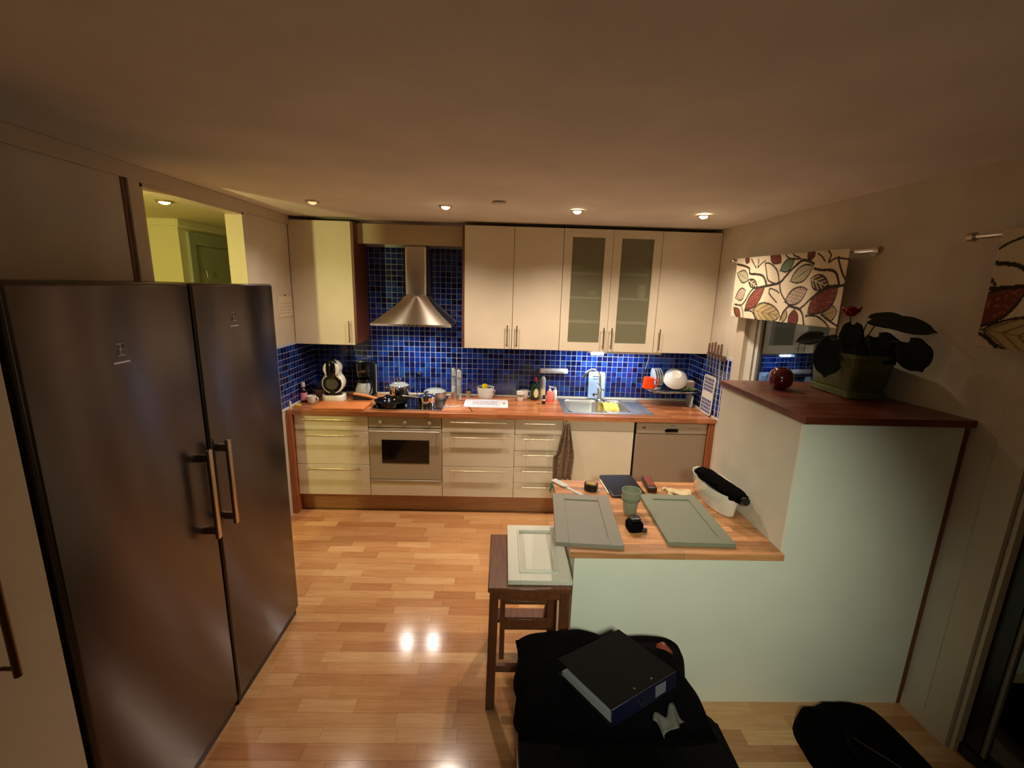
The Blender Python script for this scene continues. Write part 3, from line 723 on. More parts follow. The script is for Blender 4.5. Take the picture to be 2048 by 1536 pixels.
m = MB(); m.lathe([(.002, -.024), (.02, -.018), (.026, 0), (.02, .018), (.005, .026)], (0, 0, .026), 18, sx=1.2); tag(put(m.build('lemon', 'lemon'), 1.53, .51, CT+.088), 'yellow lemon in the white caddy', 'lemon')
# clipboard sheet
t = thing('document_tray', 'white clipboard with a printed sheet lying on the counter', 'clipboard', (1.55, .318, CT), 0)
MB().prism(rrect(.385, .27, .015, 4), 0, .004, bv=.001).build('board', 'paper', t)
m = MB().box(-.17, .12, -.115, .115, .0042, .0052); m.build('sheet', mat('sheet', (206, 200, 212), .7), t)
m = MB()
random.seed(3)
for k in range(11):
    x = -.12; yy = .07-k*.013
    while x < .08:
        l = random.uniform(.006, .028); m.box(x, x+l, yy-.002, yy+.002, .0053, .0056); x += l+.006
m.box(.092, .094, -.1, .1, .0053, .0056); m.build('printed_text', mat('print_grey', (120, 116, 130), .7), t)
m = MB().lathe([(.012, 0), (.013, .002), (.009, .004), (.006, .001)], (.158, 0, .0042), 16); m.box(.153, .163, -.012, .012, .0045, .007, .001); m.build('clip', 'brushed', t)
m = MB(); m.tube([(-.02, .06, .004), (0, 0, .004), (.018, -.06, .004)], .0035, 8); m.cyl((.018, -.06, .004), (.021, -.07, .0035), .0035, .0008, 8)
tag(put(m.build('pen', 'black_plastic'), 1.425, .115), 'black pen lying in front of the white clipboard', 'pen')
m = MB(); m.tube([(.13, .05, .004), (.03, .0, .004), (-.05, -.03, .004)], .003, 6); m.tube([(.12, .02, .006), (.03, .005, .006), (-.03, .0, .005)], .0025, 6)
m.tube([(-.05, -.03, .004), (-.09, -.03, .004), (-.10, -.055, .004), (-.07, -.06, .004), (-.05, -.03, .004)], .003, 6, sub=3)
m.tube([(-.03, 0, .005), (-.06, .02, .004), (-.09, .0, .004), (-.065, -.015, .004), (-.03, 0, .005)], .003, 6, sub=3)
tag(put(m.build('scissors', 'steel'), 1.29, .19), 'steel scissors lying open right of the hob', 'scissors')
# cups
def beaker(x, y, m_, label, sz=1.0, z=CT, band=None, group=None):
    t = thing('cup', label, 'cup', (x, y, z), 0, group)
    MB().lathe([(.024*sz, 0), (.026*sz, .003), (.031*sz, .055*sz), (.036*sz, .06*sz), (.038*sz, .095*sz), (.035*sz, .095*sz), (.033*sz, .06*sz), (.022*sz, .008)], n=30).build('cup_body', m_, t)
    if band: MB().lathe([(.0355*sz, .052*sz), (.0375*sz, .056*sz), (.0385*sz, .066*sz), (.036*sz, .068*sz)], n=30, cap0=False, cap1=False).build('band', band, t)
    return t
beaker(1.855, .44, 'white_ceramic', 'white cup with a green band, left of the green bottle', .95, CT, 'greygreen_paint')
mug('mug', 1.895, .515, CT, .04, .085, 'white_ceramic', 'white mug half hidden behind the banded cup', 20)
t = thing('dish_soap_bottle', 'dark green dish soap bottle with a red cap', 'bottle', (1.99, .49, CT))
MB().lathe([(.034, 0), (.037, .006), (.038, .10), (.03, .15), (.016, .175), (.013, .185)], n=28, sy=.7).build('bottle_body', 'green_bottle', t)
MB().lathe([(.015, .182), (.015, .205), (.010, .215), (.004, .218)], n=18).build('cap', 'red_plastic', t)
m = MB(); m.prism([(.022*math.cos(k*math.pi/8), .07+.042*math.sin(k*math.pi/8)) for k in range(16)], 0, .0015, Matrix.Translation((.01, -.027, .0)) @ Matrix.Rotation(R(90), 4, 'X')); m.build('bottle_label', 'label_paper', t)
t = thing('spray_can', 'tall pale grey bottle behind the soap', 'bottle', (2.065, .535, CT))
MB().lathe([(.026, 0), (.027, .005), (.027, .18), (.022, .205), (.012, .215)], n=24).build('can', 'light_grey', t)
MB().lathe([(.0275, .03), (.0275, .1), (.0268, .1), (.0268, .03)], n=24, cap0=False, cap1=False).build('can_label', 'label_paper', t)
t = thing('hand_soap', 'pink hand soap pump bottle on a red dish by the sink', 'bottle', (2.125, .455, CT))
MB().lathe([(.036, 0), (.038, .004), (.034, .01)], n=24).build('dish', 'red_plastic', t)
MB().lathe([(.028, .01), (.03, .014), (.03, .085), (.02, .10), (.012, .103)], n=24, sy=.75).build('bottle_body', 'pink_liquid', t)
m = MB(); m.lathe([(.013, .10), (.013, .115), (.005, .117), (.005, .135)], n=16); m.tube([(0, 0, .134), (-.01, 0, .138), (.032, -.01, .132)], .005, 8); m.build('pump', 'white_plastic', t)
t = thing('essence_bottle', 'tiny dark bottle in front of the pink soap', 'bottle', (2.063, .36, CT))
MB().lathe([(.016, 0), (.017, .004), (.017, .045), (.012, .055), (.009, .06)], n=18).build('bottle_body', 'dark_bottle', t)
MB().lathe([(.012, .058), (.012, .074), (.01, .078)], n=16).build('cap', 'black_plastic', t)
MB().lathe([(.0175, .030), (.0175, .044), (.0168, .044), (.0168, .030)], n=18, cap0=False, cap1=False).build('bottle_label', 'white_plastic', t)
t = thing('lotion_bottle', 'small white bottle at the left rim of the sink', 'bottle', (2.18, .52, CT))
MB().lathe([(.018, 0), (.02, .004), (.02, .085), (.014, .095)], n=20).build('bottle_body', 'white_plastic', t)
MB().lathe([(.013, .094), (.013, .118), (.011, .121)], n=16).build('cap', 'light_grey', t)

# ------------------------------------------------------------------ dish rack on the wall
t = thing('dish_rack', 'steel wall shelf for drying dishes right of the sink', 'dish rack', (3.19, .42, 1.05))
m = MB()
m.tube([(-.16, .16, .03), (-.225, .10, .03), (-.225, -.03, .02), (-.15, -.12, 0), (.22, -.12, 0), (.235, -.05, .0), (.235, .16, .03), (-.16, .16, .03)], .005, 8, sub=4)
for k in range(14): m.cyl((-.19+k*.031, -.11, .0), (-.19+k*.031, .155, .02), .002, n=6)
m.build('wire_frame', 'chrome', t)
MB().box(-.16, .22, -.115, .15, -.016, -.012, .002).build('drip_tray', 'steel', t)
t_ = mug('mug', 2.99, .35, 1.072, .052, .095, 'orange_ceramic', 'bright orange mug upside down in the dish rack', -20, flip=True, taper=.86)
for k in range(4):
    m = MB(); m.lathe([(.002, 0), (.05, .001), (.08, .01), (.081, .013), (.05, .004), (.002, .003)], n=32)
    o = m.build('plate', 'light_grey'); o.location = (3.055+k*.021, .46, 1.152); o.rotation_euler = (0, R(84), 0)
    tag(o, 'grey plate standing upright in the dish rack, %s' % ('right beside the orange mug', 'second from the orange mug', 'third from the orange mug', 'next to the big white bowl')[k], 'plate', 'plates standing in the dish rack')
m = MB()
prof = [(.035, -.062), (.04, -.064), (.05, -.055), (.09, -.02), (.105, .02), (.102, .02), (.086, -.016), (.045, -.05), (.002, -.052)]
m.lathe(prof, n=40); o = m.build('serving_bowl', 'white_ceramic'); o.location = (3.232, .36, 1.165); o.rotation_euler = (R(-62+180-20+180), R(-18), 0)
o.rotation_euler = (R(68), R(0), R(0)) ; o.rotation_euler = (Vector((.12, .55, -.5))).to_track_quat('Z', 'Y').to_euler()
tag(o, 'large white bowl leaning bottom-out in the dish rack', 'bowl')
t = thing('plastic_tub', 'beige rectangular tub in the dish rack', 'container', (3.365, .41, 1.062))
MB().prism(rrect(.085, .12, .012, 4), 0, .07, taper=1.12).build('tub', 'beige_stone', t)
MB().prism(rrect(.082, .118, .012, 4), .0701, .076, bv=.001).build('rim', 'cabinet', t)
m = MB(); random.seed(5)
for k in range(16):
    p = Vector((random.uniform(-.05, .05), random.uniform(-.02, .02), .004)); m.tube([p, p+Vector((random.uniform(-.03, .03), random.uniform(-.02, .02), random.uniform(.01, .025))), p+Vector((random.uniform(-.04, .04), random.uniform(-.02, .02), random.uniform(.0, .02)))], .004, 5, sub=2)
o = put(m.build('scouring_brush', 'vegetable'), 3.35, .325, 1.058); tag(o, 'green scouring pad at the right end of the dish rack', 'scourer')
m = MB()
for k in range(7):
    a_ = random.uniform(0, 3); p = Vector((random.uniform(-.03, .06), random.uniform(-.02, .02), .004+k*.003)); d = Vector((math.cos(a_), .4*math.sin(a_), .1))*.035
    m.tube([p-d, p, p+d], lambda u: .003+.006*max(0, u-.7), 6)
o = put(m.build('cutlery_heap', 'chrome'), 3.035, .325, 1.062); o['kind'] = 'stuff'; o.name = 'cutlery'
tag(o, 'small heap of steel cutlery beside the orange mug', 'cutlery')
# boards leaning on right wall
PBM = Matrix.Translation((3.428, .14, .905)) @ Matrix.Rotation(R(-90), 4, 'Z') @ Matrix.Rotation(R(88), 4, 'X')
pb = MB().prism(rrect(.20, .33, .03, 5, 0, .165), -.004, .004, PBM).build('cutting_board', 'white_plastic'); tag(pb, 'white cutting board with a blue pattern leaning on the right tiles', 'cutting board')
for i in range(6):
    for j in range(10):
        if 4 <= j <= 5: continue
        m = MB(); xx = -.072+i*.029; zz = .028+j*.030
        m.prism([(xx-.0140, zz-.013), (xx-.002, zz-.009), (xx+.0135, zz-.014), (xx+.009, zz), (xx+.0138, zz+.013), (xx, zz+.008), (xx-.0135, zz+.014), (xx-.009, zz)], .0041, .0046, PBM)
        m.build('printed_flower', 'print_blue', pb, smooth=False)
for i in range(3):
    m = MB(); m.prism([(-.05+i*.05+.008*math.cos(k*.785), .165+.008*math.sin(k*.785)) for k in range(8)], .0041, .0046, PBM)
    m.build('printed_dot', 'yellow_cloth', pb)
o = MB().prism(rrect(.17, .115, .012, 4, 0, .0575), -.006, .006, Matrix.Translation((3.395, .40, .902)) @ Matrix.Rotation(R(-98), 4, 'Z') @ Matrix.Rotation(R(88), 4, 'X')).build('cutting_board', 'light_grey')
tag(o, 'plain pale cutting board standing under the dish rack', 'cutting board')
# knife rack
t = thing('knife_rack', 'wooden magnetic knife bar on the right wall', 'knife rack', (3.43, .06, 1.41))
MB().box(-.022, .008, -.15, .13, -.02, .022, .003).build('bar', 'rack_wood', t)
for k in range(5):
    y_ = -.07+k*.052; hgt = (.15, .13, .16, .14, .12)[k]
    q = thing('knife', 'wall knife with a wooden handle, %s on the magnetic bar' % ('nearest the window', 'second from the window', 'middle one', 'second from the cabinets', 'nearest the wall cabinets')[k], 'knife', (3.398, y_, 1.42), 0, 'knives on the magnetic bar')
    MB().prism([(-.008, 0), (.008, 0), (.010, hgt*.5), (.006, hgt*.5+.03), (-.008, hgt*.5+.03)], -.006, .006, Matrix.Rotation(R(90), 4, 'Z') @ Matrix.Rotation(R(90), 4, 'X'), bv=.002).build('handle', 'rack_wood', q)
    MB().prism([(-.009, 0), (.011, 0), (.010, -.10), (-.004, -.14-.02*(k % 2)), (-.009, -.1)], -.0008, .0008, Matrix.Rotation(R(90), 4, 'Z') @ Matrix.Rotation(R(90), 4, 'X')).build('blade', 'steel', q)

# towel on the sink cabinet
m = MB()
def ftw(u, v):
    wv = .02+.055*min(1, v*1.8)*(1 if v < .7 else 1-.6*(v-.7))
    x = (u-.5)*2*wv + (-.02 if v > .55 and u < .35 else 0)
    return Vector((x-.01*v, -.03-.014*math.sin(u*19+v*2)*min(1, v*3+.2), .85-.50*v))
m.sheet(ftw, 26, 22); o = m.build('kitchen_towel', 'grey_towel', solid=.004); o.location = (2.225, 0, 0)
tag(o, 'striped grey-brown kitchen towel hanging beside the sink cabinet', 'towel')
m = MB(); m.cyl((2.225, 0, .848), (2.225, -.034, .848), .007, n=12); m.cyl((2.225, -.030, .848), (2.225, -.036, .848), .012, n=14)
tag(m.build('towel_hook', 'brushed'), 'small metal hook holding the kitchen towel', 'hook')
# calendar on left wall
t = thing('wall_calendar', 'small paper calendar on the left wall by the wall cabinet', 'calendar', (-.0495, .12, 1.72))
MB().box(0, .004, -.125, .105, -.085, .075, .001).build('sheet', 'paper_wall', t)
m = MB()
for i in range(5):
    for j in range(4): m.box(.0042, .0046, -.10+i*.04, -.085+i*.04, -.06+j*.025, -.052+j*.025)
m.build('printed_marks', mat('cal_print', (168, 148, 124), .7), t)
MB().tube([(.002, -.02, .075), (.006, -.01, .088), (.002, 0, .075)], .0025, 6, sub=3).build('hanger', 'bronze', t)

# ------------------------------------------------------------------ fridge and freezer
XF = .52
def cold(y0, y1, label, hy, emblem, name):
    t = thing(name, label, 'fridge', (0, (y0+y1)/2, 0)); w = y1-y0
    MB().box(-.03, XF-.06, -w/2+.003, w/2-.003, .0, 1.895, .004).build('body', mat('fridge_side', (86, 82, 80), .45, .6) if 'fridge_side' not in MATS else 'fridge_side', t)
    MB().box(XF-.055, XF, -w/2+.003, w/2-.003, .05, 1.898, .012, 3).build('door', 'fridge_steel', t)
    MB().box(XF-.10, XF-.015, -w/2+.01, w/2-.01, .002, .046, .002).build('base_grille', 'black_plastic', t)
    hh = MB(); hh.box(XF+.035, XF+.05, hy-.012, hy+.012, .90, 1.275, .004, 2)
    for z in (.935, 1.24): hh.box(XF-.002, XF+.04, hy-.008, hy+.008, z-.015, z+.015, .002)
    hh.build('handle', 'brushed', t)
    if emblem:
        k = MB(); sx = XF+.0005
        y_, z_ = emblem
        k.tube([(sx, y_-.014, z_+.016), (sx, y_+.012, z_+.018), (sx, y_+.014, z_), (sx, y_-.010, z_), (sx, y_-.012, z_-.018), (sx, y_+.014, z_-.018)], .0016, 6)
        k.cyl((sx, y_, z_+.016), (sx, y_, z_-.018), .0014, n=6)
        k.box(XF, XF+.001, y_-.03, y_+.03, z_-.042, z_-.037); k.build('emblem', 'steel', t)
    return t
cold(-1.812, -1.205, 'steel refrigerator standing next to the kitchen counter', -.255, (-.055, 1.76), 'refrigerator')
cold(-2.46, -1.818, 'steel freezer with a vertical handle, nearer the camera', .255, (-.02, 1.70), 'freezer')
t = thing('tall_cabinet', 'cream tall cabinet with a dark handle left of the freezer', 'cabinet', (0, -2.90, 0))
MB().box(-.04, XF-.03, -.43, .425, 0, 1.90).build('body', 'cabinet_edge', t, smooth=False)
dd = MB().box(XF-.03, XF-.01, -.428, .423, .02, 1.90, .002).build('door', 'cabinet', t)
m = MB(); m.cyl((XF+.025, .285, .98), (XF+.025, .285, 1.26), .008, n=12)
for z in (1.0, 1.24): m.cyl((XF-.01, .285, z), (XF+.025, .285, z), .005, n=8)
m.build('handle', 'bronze', dd)

# ------------------------------------------------------------------ peninsula
YP, XH, XR_, YB = -1.77, 2.945, 3.628, -1.05
m = MB()
pts = [(2.02, 0), (XR_, 0), (XR_, 1.398), (XH, 1.398), (XH, .768), (2.02, .768)]
Mf = Matrix(((1, 0, 0, 0), (0, 0, 1, 0), (0, 1, 0, 0), (0, 0, 0, 1)))
t = thing('peninsula', 'white L-shaped half-height peninsula wall carrying the two wooden tops', 'peninsula', (2.8, -1.4, 0))
m.prism([(p[0]-2.8, p[1]) for p in pts], -.37, -.352, Mf); m.build('front_panel', 'half_wall', t, smooth=False)
MB().box(-.775, .145, -.352, .34, 0, .768).build('low_body', 'half_wall', t, smooth=False)
MB().box(.145, .62, -.352, .35, 0, 1.398).build('high_body', 'wall_paint', t, smooth=False)
MB().prism([(XR_-2.8, -.372), (XR_-2.8+.020, -.372), (XR_-2.8+.020, -.34), (XR_-2.8, -.34)], 0, 1.398).build('edge_strip', 'cabinet_side_wood', t, smooth=False)
m = MB(); m.prism([(2.93, -1.79), (3.652, -1.79), (RX(-1.04)-.004, -1.04), (2.93, -1.04)], 1.40, 1.432, bv=.003)
tag(m.build('bar_top', 'top_wood'), 'dark reddish wooden top of the high peninsula wall under the potted plant', 'worktop')
tag(MB().box(1.995, 2.943, -1.79, -1.045, .77, .80, .002).build('table_top', 'table_wood'), 'low oak worktop of the peninsula covered with tools', 'worktop')
bpy.data.objects['table_top'].name = 'low_worktop'
TZ = .8005
def door_panel(name, label, loc, rz, w, l, th, m_, raised=False, fr=.055):
    t = thing(name, label, 'cabinet door', loc, rz)
    m = MB()
    m.box(-w/2, -w/2+fr, -l/2, l/2, 0, th, .001); m.box(w/2-fr, w/2, -l/2, l/2, 0, th, .001)
    m.box(-w/2+fr, w/2-fr, -l/2, -l/2+fr, 0, th, .001); m.box(-w/2+fr, w/2-fr, l/2-fr, l/2, 0, th, .001)
    m.build('frame', m_, t)
    p = MB(); 
    if raised:
        p.box(-w/2+fr, w/2-fr, -l/2+fr, l/2-fr, .003, th-.013)
        a0 = [(-w/2+fr+.012, -l/2+fr+.012), (w/2-fr-.012, -l/2+fr+.012), (w/2-fr-.012, l/2-fr-.012), (-w/2+fr+.012, l/2-fr-.012)]
        b0 = [(-w/2+fr+.03, -l/2+fr+.03), (w/2-fr-.03, -l/2+fr+.03), (w/2-fr-.03, l/2-fr-.03), (-w/2+fr+.03, l/2-fr-.03)]
        p.loft([[Vector((q[0], q[1], th-.013)) for q in a0], [Vector((q[0], q[1], th-.001)) for q in b0]], False, True)
    else: p.box(-w/2+fr, w/2-fr, -l/2+fr, l/2-fr, .003, th-.006)
    p.build('panel', m_, t, smooth=False)
    if raised:
        q = MB()
        for (x0, x1, y0, y1) in ((-w/2+fr-.004, -w/2+fr+.006, -l/2+fr-.004, l/2-fr+.004), (w/2-fr-.006, w/2-fr+.004, -l/2+fr-.004, l/2-fr+.004), (-w/2+fr, w/2-fr, -l/2+fr-.004, -l/2+fr+.006), (-w/2+fr, w/2-fr, l/2-fr-.006, l/2-fr+.004)):
            q.box(x0, x1, y0, y1, th-.006, th+.006, .003)
        q.build('moulding', m_, t)
    return t
door_panel('loose_cabinet_door', 'grey framed cabinet door overhanging the left end of the low worktop', (2.105, -1.515, TZ), -4.5, .30, .485, .02, 'grey_paint', fr=.06)
door_panel('loose_cabinet_door', 'grey-green framed cabinet door between the cup and the white tub', (2.603, -1.495, TZ), -1.5, .305, .48, .02, 'greygreen_paint', fr=.055)
# square, tape measure, tablet, pencil
t = thing('steel_square', 'long thin grey combination square at the far left of the low worktop', 'ruler', (2.085, -1.168, TZ), -52)
MB().box(-.13, .16, -.010, .010, 0, .003, .0005).build('blade', 'light_grey', t)
MB().prism([(-.14, -.02), (-.04, -.02), (-.02, .0), (-.04, .022), (-.14, .022)], .0031, .010, bv=.001).build('head', 'light_grey', t)
t = thing('tape_measure', 'black and gold tape measure on the low worktop', 'tape measure', (2.205, -1.165, TZ), -20)
MB().prism(rrect(.075, .07, .022, 5), 0, .038, bv=.006).build('case', 'black_plastic', t)
MB().prism(rrect(.058, .052, .018, 5), .0382, .041, bv=.001).build('face', 'gold', t)
MB().box(.036, .05, -.012, .012, .0, .004).build('tape_hook', 'steel', t)
t = thing('tablet', 'black tablet lying screen up on the low worktop', 'tablet', (2.395, -1.12, TZ), 3)
MB().prism(rrect(.198, .285, .014, 5), 0, .010, bv=.002).build('case', 'black_plastic', t)
MB().box(-.088, .088, -.13, .13, .0101, .0106).build('screen', mat('screen', (10, 8, 20), .3, spec=.25), t, smooth=False)
m = MB(); m.cyl((0, -.08, .004), (0, .085, .004), .0045, n=12); m.cyl((0, -.08, .004), (0, -.095, .004), .0045, .001, 12)
tag(put(m.build('stylus', 'white_plastic'), 2.289, -1.13, TZ, 3), 'white stylus lying against the left edge of the tablet', 'stylus')
t = thing('glasses_case', 'long dark brown case with a reddish lid right of the tablet', 'case', (2.555, -1.11, TZ), -4)
MB().box(-.026, .026, -.085, .085, 0, .030, .004, 2).build('case_body', 'brown_case', t)
MB().box(-.02, .02, -.06, .075, .0302, .033, .001).build('lid', 'brown_case_top', t)
t = beaker(2.358, -1.42, 'green_ceramic', 'grey-green ceramic cup in front of the tablet', 1.28, TZ, 'greygreen_paint')
# black gadget
t = thing('camera_battery', 'small black rubber-like gadget standing between the two cabinet doors', 'gadget', (2.328, -1.60, TZ), 8)
t.name = 'gadget'
MB().prism(rrect(.072, .07, .018, 4), 0, .05, bv=.012).build('case', 'black_leather', t)
m = MB(); m.prism(rrect(.05, .045, .012, 4), .0495, .068, bv=.006); m.build('cap', 'black_plastic', t)
m = MB(); m.cyl((.03, -.02, .012), (.052, -.03, .012), .012, .010, 12); m.build('nub', 'black_plastic', t)
# gloves / cloth
m = MB(); random.seed(11)
def fg(u, v):
    x = (u-.5)*.13; y = (v-.5)*.085*(1-.4*abs(u-.6)*2)
    z = .010+.012*abs(noise.noise(Vector((u*4, v*4, 2))))+.012*math.sin(u*9)*math.sin(v*7)*.5
    return Vector((x+.012*noise.noise(Vector((u*3, v*3, 7))), y+.015*noise.noise(Vector((u*4, v*3, 1))), max(.002, z)))
m.sheet(fg, 20, 14)
m.tube([(-.06, .02, .006), (-.075, .03, .010), (-.09, .015, .005)], .006, 8, sub=3); m.tube([(-.05, -.02, .006), (-.06, -.035, .008), (-.04, -.045, .005)], .005, 8, sub=3)
o = m.build('work_glove', 'cream_cloth', solid=.004); put(o, 2.70, -1.20, TZ, -15); tag(o, 'crumpled cream cloth glove beside the white tub', 'glove')
# oval tub
t = thing('oval_tub', 'white oval tub standing against the high peninsula wall', 'container', (2.852, -1.29, TZ), 4)
def oval(a_, b_, z, n=36): return [Vector((a_*math.cos(2*math.pi*k/n), b_*math.sin(2*math.pi*k/n), z)) for k in range(n)]
m = MB(); m.loft([oval(.055, .17, 0), oval(.062, .18, .008), oval(.078, .20, .115), oval(.080, .203, .12), oval(.075, .197, .118), oval(.058, .175, .01)])
m.build('tub', 'white_ceramic', t)
t = thing('folded_umbrella', 'folded black umbrella lying in the oval white tub', 'umbrella', (2.862, -1.29, TZ+.095), 4)
m = MB()
def blk(k, n=24):
    u = k/17; r = .046*(1 if u < .93 else .8)*(1 if u > .07 else .75)
    return [Vector((r*1.05*math.cos(2*math.pi*j/n)*(1+.08*math.sin(5*j+k)), -.23+.40*u, .012+.02*(1-u)+.7*r*math.sin(2*math.pi*j/n)*(1+.1*math.sin(3*j+k*.6)))) for j in range(n)]
m.loft([blk(k) for k in range(18)]); m.build('canopy', 'black_fabric', t)
m = MB(); m.cyl((0, -.225, .03), (0, -.262, .036), .018, .02, 14); m.build('handle', 'black_plastic', t)
# green tape on table edge
m = MB()
m.sheet(lambda u, v: Vector((-.003-.012*v+.003*math.sin(v*9), (u-.5)*.05, .004-.045*v+.004*math.sin(u*8))), 8, 8)
o = m.build('green_tape', 'green_tape', solid=.002); put(o, 1.992, -1.105, .797); tag(o, 'scrap of green tape hanging at the left edge of the low worktop', 'tape')

# ------------------------------------------------------------------ stool with white door
t = thing('step_stool', 'brown wooden step stool in front of the peninsula', 'stool', (1.826, -1.60, 0))
W2, D2, H = .178, .205, .635
MB().box(-W2-.006, W2+.006, -D2-.012, D2+.02, H-.024, H, .004).build('seat', 'stool_wood', t)
for sx in (-1, 1):
    for sy in (-1, 1):
        m = MB(); x1, y1 = sx*(W2-.022), sy*(D2-.022); x0, y0 = sx*(W2-.012), sy*(D2+.0)
        m.loft([[Vector((x0+a_*.02, y0+b_*.018, 0)) for a_, b_ in ((-1, -1), (1, -1), (1, 1), (-1, 1))], [Vector((x1+a_*.02, y1+b_*.018, H-.024)) for a_, b_ in ((-1, -1), (1, -1), (1, 1), (-1, 1))]])
        m.build('leg', 'stool_leg_wood', t)
for sy in (-1, 1): MB().box(-W2+.04, W2-.04, sy*(D2-.024)-.01, sy*(D2-.024)+.01, H-.075, H-.024, .002).build('apron', 'stool_wood', t)
for sx in (-1, 1): MB().box(sx*(W2-.024)-.01, sx*(W2-.024)+.01, -D2+.04, D2-.04, H-.075, H-.024, .002).build('apron', 'stool_wood', t)
MB().box(-W2+.035, W2-.035, -D2+.03, -D2+.052, .16, .195, .002).build('stretcher', 'stool_wood', t)
MB().box(-W2+.03, W2-.03, D2-.10, D2-.01, .19, .21, .002).build('step', 'stool_wood', t)
MB().box(-W2+.055, W2-.055, -.02, .14, .40, .42, .002).build('step', 'stool_wood', t)
MB().box(-W2+.055, W2-.055, -.07, -.055, .30, .36, .002).build('stretcher', 'stool_wood', t)
for sx in (-1, 1):
    m = MB(); m.box(sx*.115-.012, sx*.115+.012, -.06, -.035, .12, .55, .002); m.build('step_frame', 'stool_leg_wood', t)
    MB().tube([(sx*.115, -.048, .535), (sx*.115, .02, .45), (sx*.115, .13, .20)], .012, 6).build('brace', 'stool_leg_wood', t)
MB().cyl((-.115, -.062, .50), (-.115, -.070, .50), .014, n=18).build('screw_cap', 'light_grey', t)
door_panel('loose_cabinet_door', 'white raised-panel cabinet door lying on the wooden stool', (1.872, -1.555, H+.0005), 0, .285, .47, .022, 'white_paint', True, .055)
# thin board behind (grey) on the stool
# ------------------------------------------------------------------ dark chair with coat and binder
t = thing('black_chair', 'black upholstered chair in the foreground under the coat', 'chair', (2.11, -2.56, 0))
MB().prism(rrect(.69, .66, .05, 5), .37, .462, bv=.015).build('seat', 'black_leather', t)
for sx in (-1, 1):
    for sy in (-1, 1): MB().cyl((sx*.30, sy*.28, 0), (sx*.29, sy*.27, .372), .016, .02, 12).build('leg', 'black_plastic', t)
MB().box(-.345, -.325, -.10, .30, .28, .375, .004).build('side_rail', 'black_plastic', t)
m = MB()
def coat(u, v, top=True):
    x = (u-.5)*.66; y = (v-.5)*.42
    e = max(0, 1-((abs(u-.5)*2)**3.2))*max(0, 1-((abs(v-.5)*2)**3.0))
    z = .10*e**.5+.045*e*noise.noise(Vector((u*3.2, v*2.6, 4)))+.018*e*noise.noise(Vector((u*9, v*8, 1)))
    z += .055*e*math.exp(-((u-.93)**2+(v-.55)**2)*20)+.03*e*math.exp(-((u-.35)**2+(v-.9)**2)*20)
    wob = 1+.10*noise.noise(Vector((u*3, v*3, 9)))
    return Vector((x*wob, y*wob, .002+z))
m.sheet(coat, 40, 30)
o = m.build('black_coat', 'black_fabric', solid=.004); put(o, 2.095, -2.13, .463, 0); tag(o, 'crumpled black coat heaped on the black chair', 'coat')
# drape of the coat at the back of the chair
m = MB()
m.sheet(lambda u, v: Vector(((u-.5)*.60+.03*v*math.sin(u*5), .20+.03*math.sin(u*14+1)*v+.02*v, .02-.40*v+.02*math.sin(u*6))), 30, 14)
d_ = m.build('coat_hem', 'black_fabric', o, solid=.006)
m = MB()
m.sheet(lambda u, v: Vector((-.30-.03*math.sin(u*9)*v, (u-.5)*.38, .005-.34*v)), 20, 10); m.build('coat_sleeve', 'black_fabric', o, solid=.006)
m = MB(); m.sheet(lambda u, v: Vector(((u-.5)*.06, .0+.02*v, .055*v*(1-abs(u-.4)))), 6, 6); o = m.build('leather_strap', 'brown_case_top', solid=.004); put(o, 2.325, -2.085, .545, -25)
tag(o, 'corner of a brown leather wallet showing behind the coat', 'wallet')
o.name = 'wallet'
# binder
t = thing('ring_binder', 'dark ring binder lying on the black coat', 'binder', (2.098, -2.24, .598), 31)
t.rotation_euler = (R(-7), R(2), R(31))
BW, BD, BH = .30, .265, .058     # spine along x at the near side (-y)
MB().box(-BW/2, BW/2, -BD/2, BD/2, BH-.003, BH, .001).build('cover', 'binder_dark', t)
MB().box(-BW/2, BW/2, -BD/2, BD/2, .0, .003, .001).build('cover', 'binder_dark', t)
sp_ = MB().box(-BW/2, BW/2, -BD/2-.002, -BD/2+.001, 0, BH, .001).build('spine', 'binder_blue', t)
MB().box(.045, .095, -BD/2-.003, -BD/2-.0018, .010, .048, .0005).build('label_pocket', mat('pocket', (96, 98, 108), .4), sp_)
m = MB(); m.lathe([(.010, 0), (.013, .001), (.011, .002), (.009, .001)], (0, 0, 0), 20, M=Matrix.Translation((-.03, -BD/2-.002, .028)) @ Matrix.Rotation(R(90), 4, 'X'), cap0=False, cap1=False); m.build('finger_ring', 'chrome', sp_)
m = MB(); m.loft([[Vector((-BW/2+.006, -BD/2+.008, .006)), Vector((BW/2-.006, -BD/2+.008, .006)), Vector((BW/2-.006, BD/2-.02, .006)), Vector((-BW/2+.006, BD/2-.02, .006))],
                  [Vector((-BW/2+.006, -BD/2+.008, .036)), Vector((BW/2-.006, -BD/2+.008, .036)), Vector((BW/2-.006, BD/2-.02, .022)), Vector((-BW/2+.006, BD/2-.02, .022))]]); m.build('papers', mat('binder_paper', (110, 112, 116), .8), t, smooth=False)
for x in (-.03, .05): MB().cyl((x, -BD/2+.02, .055), (x, -BD/2+.02, .0605), .004, n=10).build('rivet', 'chrome', t)
m = MB(); m.sheet(lambda u, v: Vector(((u-.5)*.10, -.05*v+.010*math.sin(u*9), .012*math.sin(u*8+v*4)-.012*v)), 10, 6)
o = m.build('crumpled_paper', mat('grey_paper', (84, 82, 76), .8), solid=.001); put(o, 2.235, -2.335, .568, 30); tag(o, 'crumpled grey paper under the spine of the binder', 'paper')
